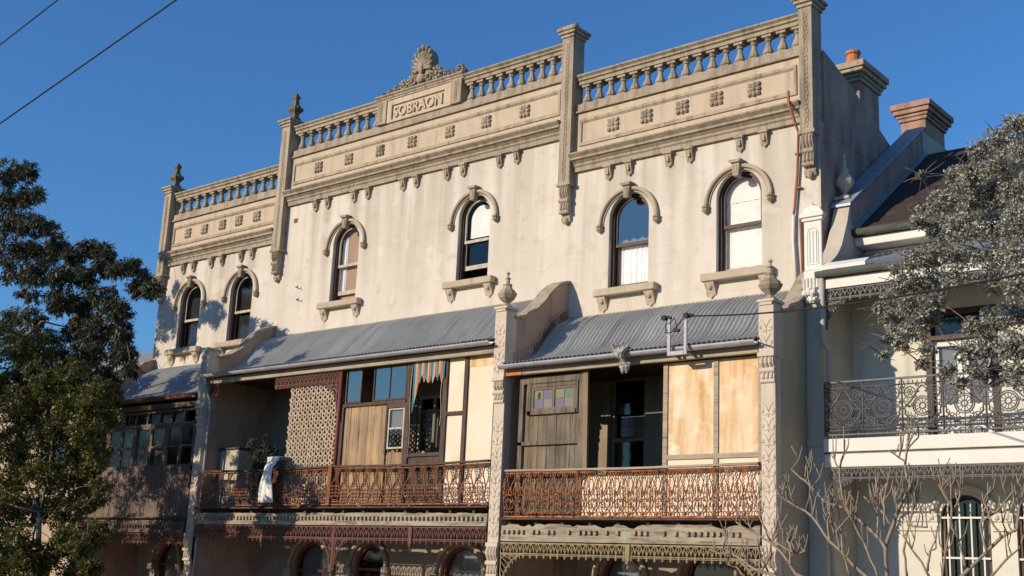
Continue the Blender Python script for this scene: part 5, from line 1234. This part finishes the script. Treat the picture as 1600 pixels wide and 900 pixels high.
# bare frangipani -------------------------------------------------------
fp = thing('frangipani', (8.9, -5.2, GZ + .02), 'leafless frangipani with stubby grey branches in front of the white house', 'tree')
def fpx(a, b_): return (1200 + a / 2.572, 550 + b_ / 2.572)
def fpq(a, b_): return (1150 + a / 4.5, 700 + b_ / 4.5)
rd = random.Random(4)
paths = [
    [fpx(480, 1010), fpx(480, 880), fpx(470, 790), fpx(440, 740), fpx(310, 625), fpx(225, 602), fpx(150, 520), fpx(95, 472)],
    [fpx(520, 1060), fpx(390, 900), fpx(250, 760), fpx(180, 660), fpx(80, 600), fpx(36, 566)],
    [fpx(470, 790), fpx(520, 650), fpx(570, 540), fpx(548, 440), fpx(482, 396)],
    [fpx(549, 450), fpx(560, 390), fpx(605, 342)], [fpx(560, 395), fpx(562, 335)],
    [fpx(300, 600), fpx(285, 470), fpx(255, 415)], [fpx(285, 475), fpx(300, 420), fpx(322, 378)],
    [fpx(180, 655), fpx(192, 585)], [fpx(150, 520), fpx(152, 458)], [fpx(80, 600), fpx(72, 556)],
    [fpx(640, 1050), fpx(790, 890), fpx(940, 742), fpx(1000, 712), fpx(1010, 620), fpx(1024, 560)], [fpx(940, 742), fpx(900, 680), fpx(870, 610)],
    [fpx(600, 1060), fpx(700, 900), fpx(738, 640), fpx(732, 502)], [fpx(738, 620), fpx(685, 530)], [fpx(740, 640), fpx(765, 600), fpx(780, 532)],
    [fpx(520, 650), fpx(512, 590), fpx(513, 540)], [fpx(500, 700), fpx(455, 640), fpx(440, 580), fpx(480, 530)], [fpx(470, 700), fpx(465, 600), fpx(482, 525)], [fpx(440, 740), fpx(440, 640), fpx(385, 580)],
    [fpx(250, 760), fpx(240, 690), fpx(250, 640), fpx(236, 655)], [fpx(290, 800), fpx(275, 720), fpx(330, 655)], [fpx(270, 735), fpx(250, 670)],
    [fpx(560, 900), fpx(545, 800), fpx(580, 640), fpx(588, 560)], [fpx(575, 700), fpx(640, 705)], [fpx(880, 800), fpx(850, 700), fpx(895, 540)], [fpx(860, 680), fpx(920, 640), fpx(990, 555)],
    [fpx(650, 900), fpx(600, 820), fpx(540, 735)], [fpx(640, 880), fpx(650, 800), fpx(675, 790)], [fpx(330, 900), fpx(300, 800), fpx(290, 700)], [fpx(900, 900), fpx(960, 830), fpx(1010, 790)],
    [fpx(440, 900), fpx(400, 800), fpx(350, 700), fpx(330, 660)], [fpx(790, 860), fpx(770, 760), fpx(735, 700)],
    [fpx(420, 1050), fpq(420, 880), fpq(340, 760), fpq(250, 670), fpq(120, 590), fpq(0, 520)], [fpq(250, 670), fpq(205, 580), fpq(150, 450)], [fpq(250, 665), fpq(285, 540), fpq(285, 460)], [fpq(270, 660), fpq(400, 730), fpq(440, 745), fpq(490, 720)], [fpq(400, 730), fpq(365, 650), fpq(385, 570)],
    [fpq(120, 590), fpq(90, 540), fpq(50, 500)], [fpx(380, 1060), fpq(270, 900), fpq(130, 850), fpq(0, 760), fpq(-90, 700)], [fpq(130, 850), fpq(60, 760), fpq(40, 700)], [fpq(230, 880), fpq(180, 780), fpq(150, 640)], [fpq(280, 900), fpq(240, 800), fpq(255, 740)], [fpq(-40, 740), fpq(-120, 740), fpq(-190, 710)], [fpq(380, 820), fpq(380, 720), fpq(365, 640)], [fpq(60, 900), fpq(0, 840), fpq(-60, 820)]]
for pi_, P in enumerate(paths):
    y = -5.2 + rd.uniform(-.25, .25) if pi_ not in (0, 1, 2) else -5.2
    pts = [at(u, v, y + .05 * math.sin(i * 2. + pi_)) for i, (u, v) in enumerate(P)]
    # smooth subdivision with knuckles
    Q = []
    for a, c_ in zip(pts, pts[1:]):
        for t in np.linspace(0, 1, 4)[:-1]: Q.append(a + (c_ - a) * t + np.array([rd.uniform(-.006, .006)] * 3))
    Q.append(pts[-1]); n = len(Q); big = len(P) > 4
    r0 = .024 if big else .0135; rr = [max(.0078, r0 + (.0085 - r0) * i / (n - 1)) + (.003 if i % 3 == 0 else 0) for i in range(n)]; rr[-1] *= .75
    b = B().tube([tuple(q) for q in Q], rr, 7)
    for t_ in range(3 if len(P) < 4 else 9):
        q0 = Vector(Q[rd.randrange(max(1, n // 3), n)]); L_ = rd.uniform(.10, .34); dx_ = rd.uniform(-.45, .45)
        tip = q0 + Vector((dx_ * L_, rd.uniform(-.3, .3) * L_, L_)); mid = q0.lerp(tip, .5) + Vector((dx_ * .25 * L_, 0, -.06 * L_))
        b.tube([q0, mid, tip], [.009, .0075, .006], 6)
        if rd.random() < .5: b.tube([mid, mid + Vector((-dx_ * L_ * .8, rd.uniform(-.2, .2) * L_, L_ * .55))], [.0075, .0055], 6)
    b.build('branch', 'bark_grey', fp, smooth=True)
tr = B()
for (u, v) in (fpx(480, 1010), fpx(520, 1060), fpx(640, 1050), fpx(600, 1060), fpx(420, 1050), fpx(380, 1060)):
    p = at(u, v, -5.2); limb(tr, (8.75, -5.2, -1.0), tuple(p), .06, .032, .04, rd)
limb(tr, (8.9, -5.2, GZ - .05), (8.75, -5.2, -1.0), .12, .08, .03, rd); tr.build('trunk', 'bark_grey', fp, smooth=True)

# ------------------------------------------------------------------ cables
def cable(name, p, q, sag, r, label):
    p, q = Vector(p), Vector(q); P = [p.lerp(q, t) - Vector((0, 0, sag * 4 * t * (1 - t))) for t in np.linspace(0, 1, 30)]
    o = B().tube([tuple(x) for x in P], r, 6).build(name, 'black', smooth=True); tag(o, label, 'cable'); return o
def thru(uv1, uv2, y, ext):
    a, c_ = at(*uv1, y), at(*uv2, y); d = c_ - a; return a - d * ext, c_ + d * ext
a, c_ = thru((0, 193), (275, 0), -14.6, 2.5); cable('overhead_cable', a, c_, .0, .0062, 'thicker black overhead cable crossing the sky, below the other wire')
a, c_ = thru((0, 70), (90, 0), -14.9, 7.); cable('overhead_cable', a, c_, .0, .0052, 'thin black overhead wire crossing the sky, above the thicker cable')
e = at(1600, 385, -7.5); e2 = np.array([3.5, -2.2, 4.10]); d = e - e2
cable('service_cable', e2, e2 + d * 1.6, .28, .013, 'black service cable running from the steel bracket on the gutter')
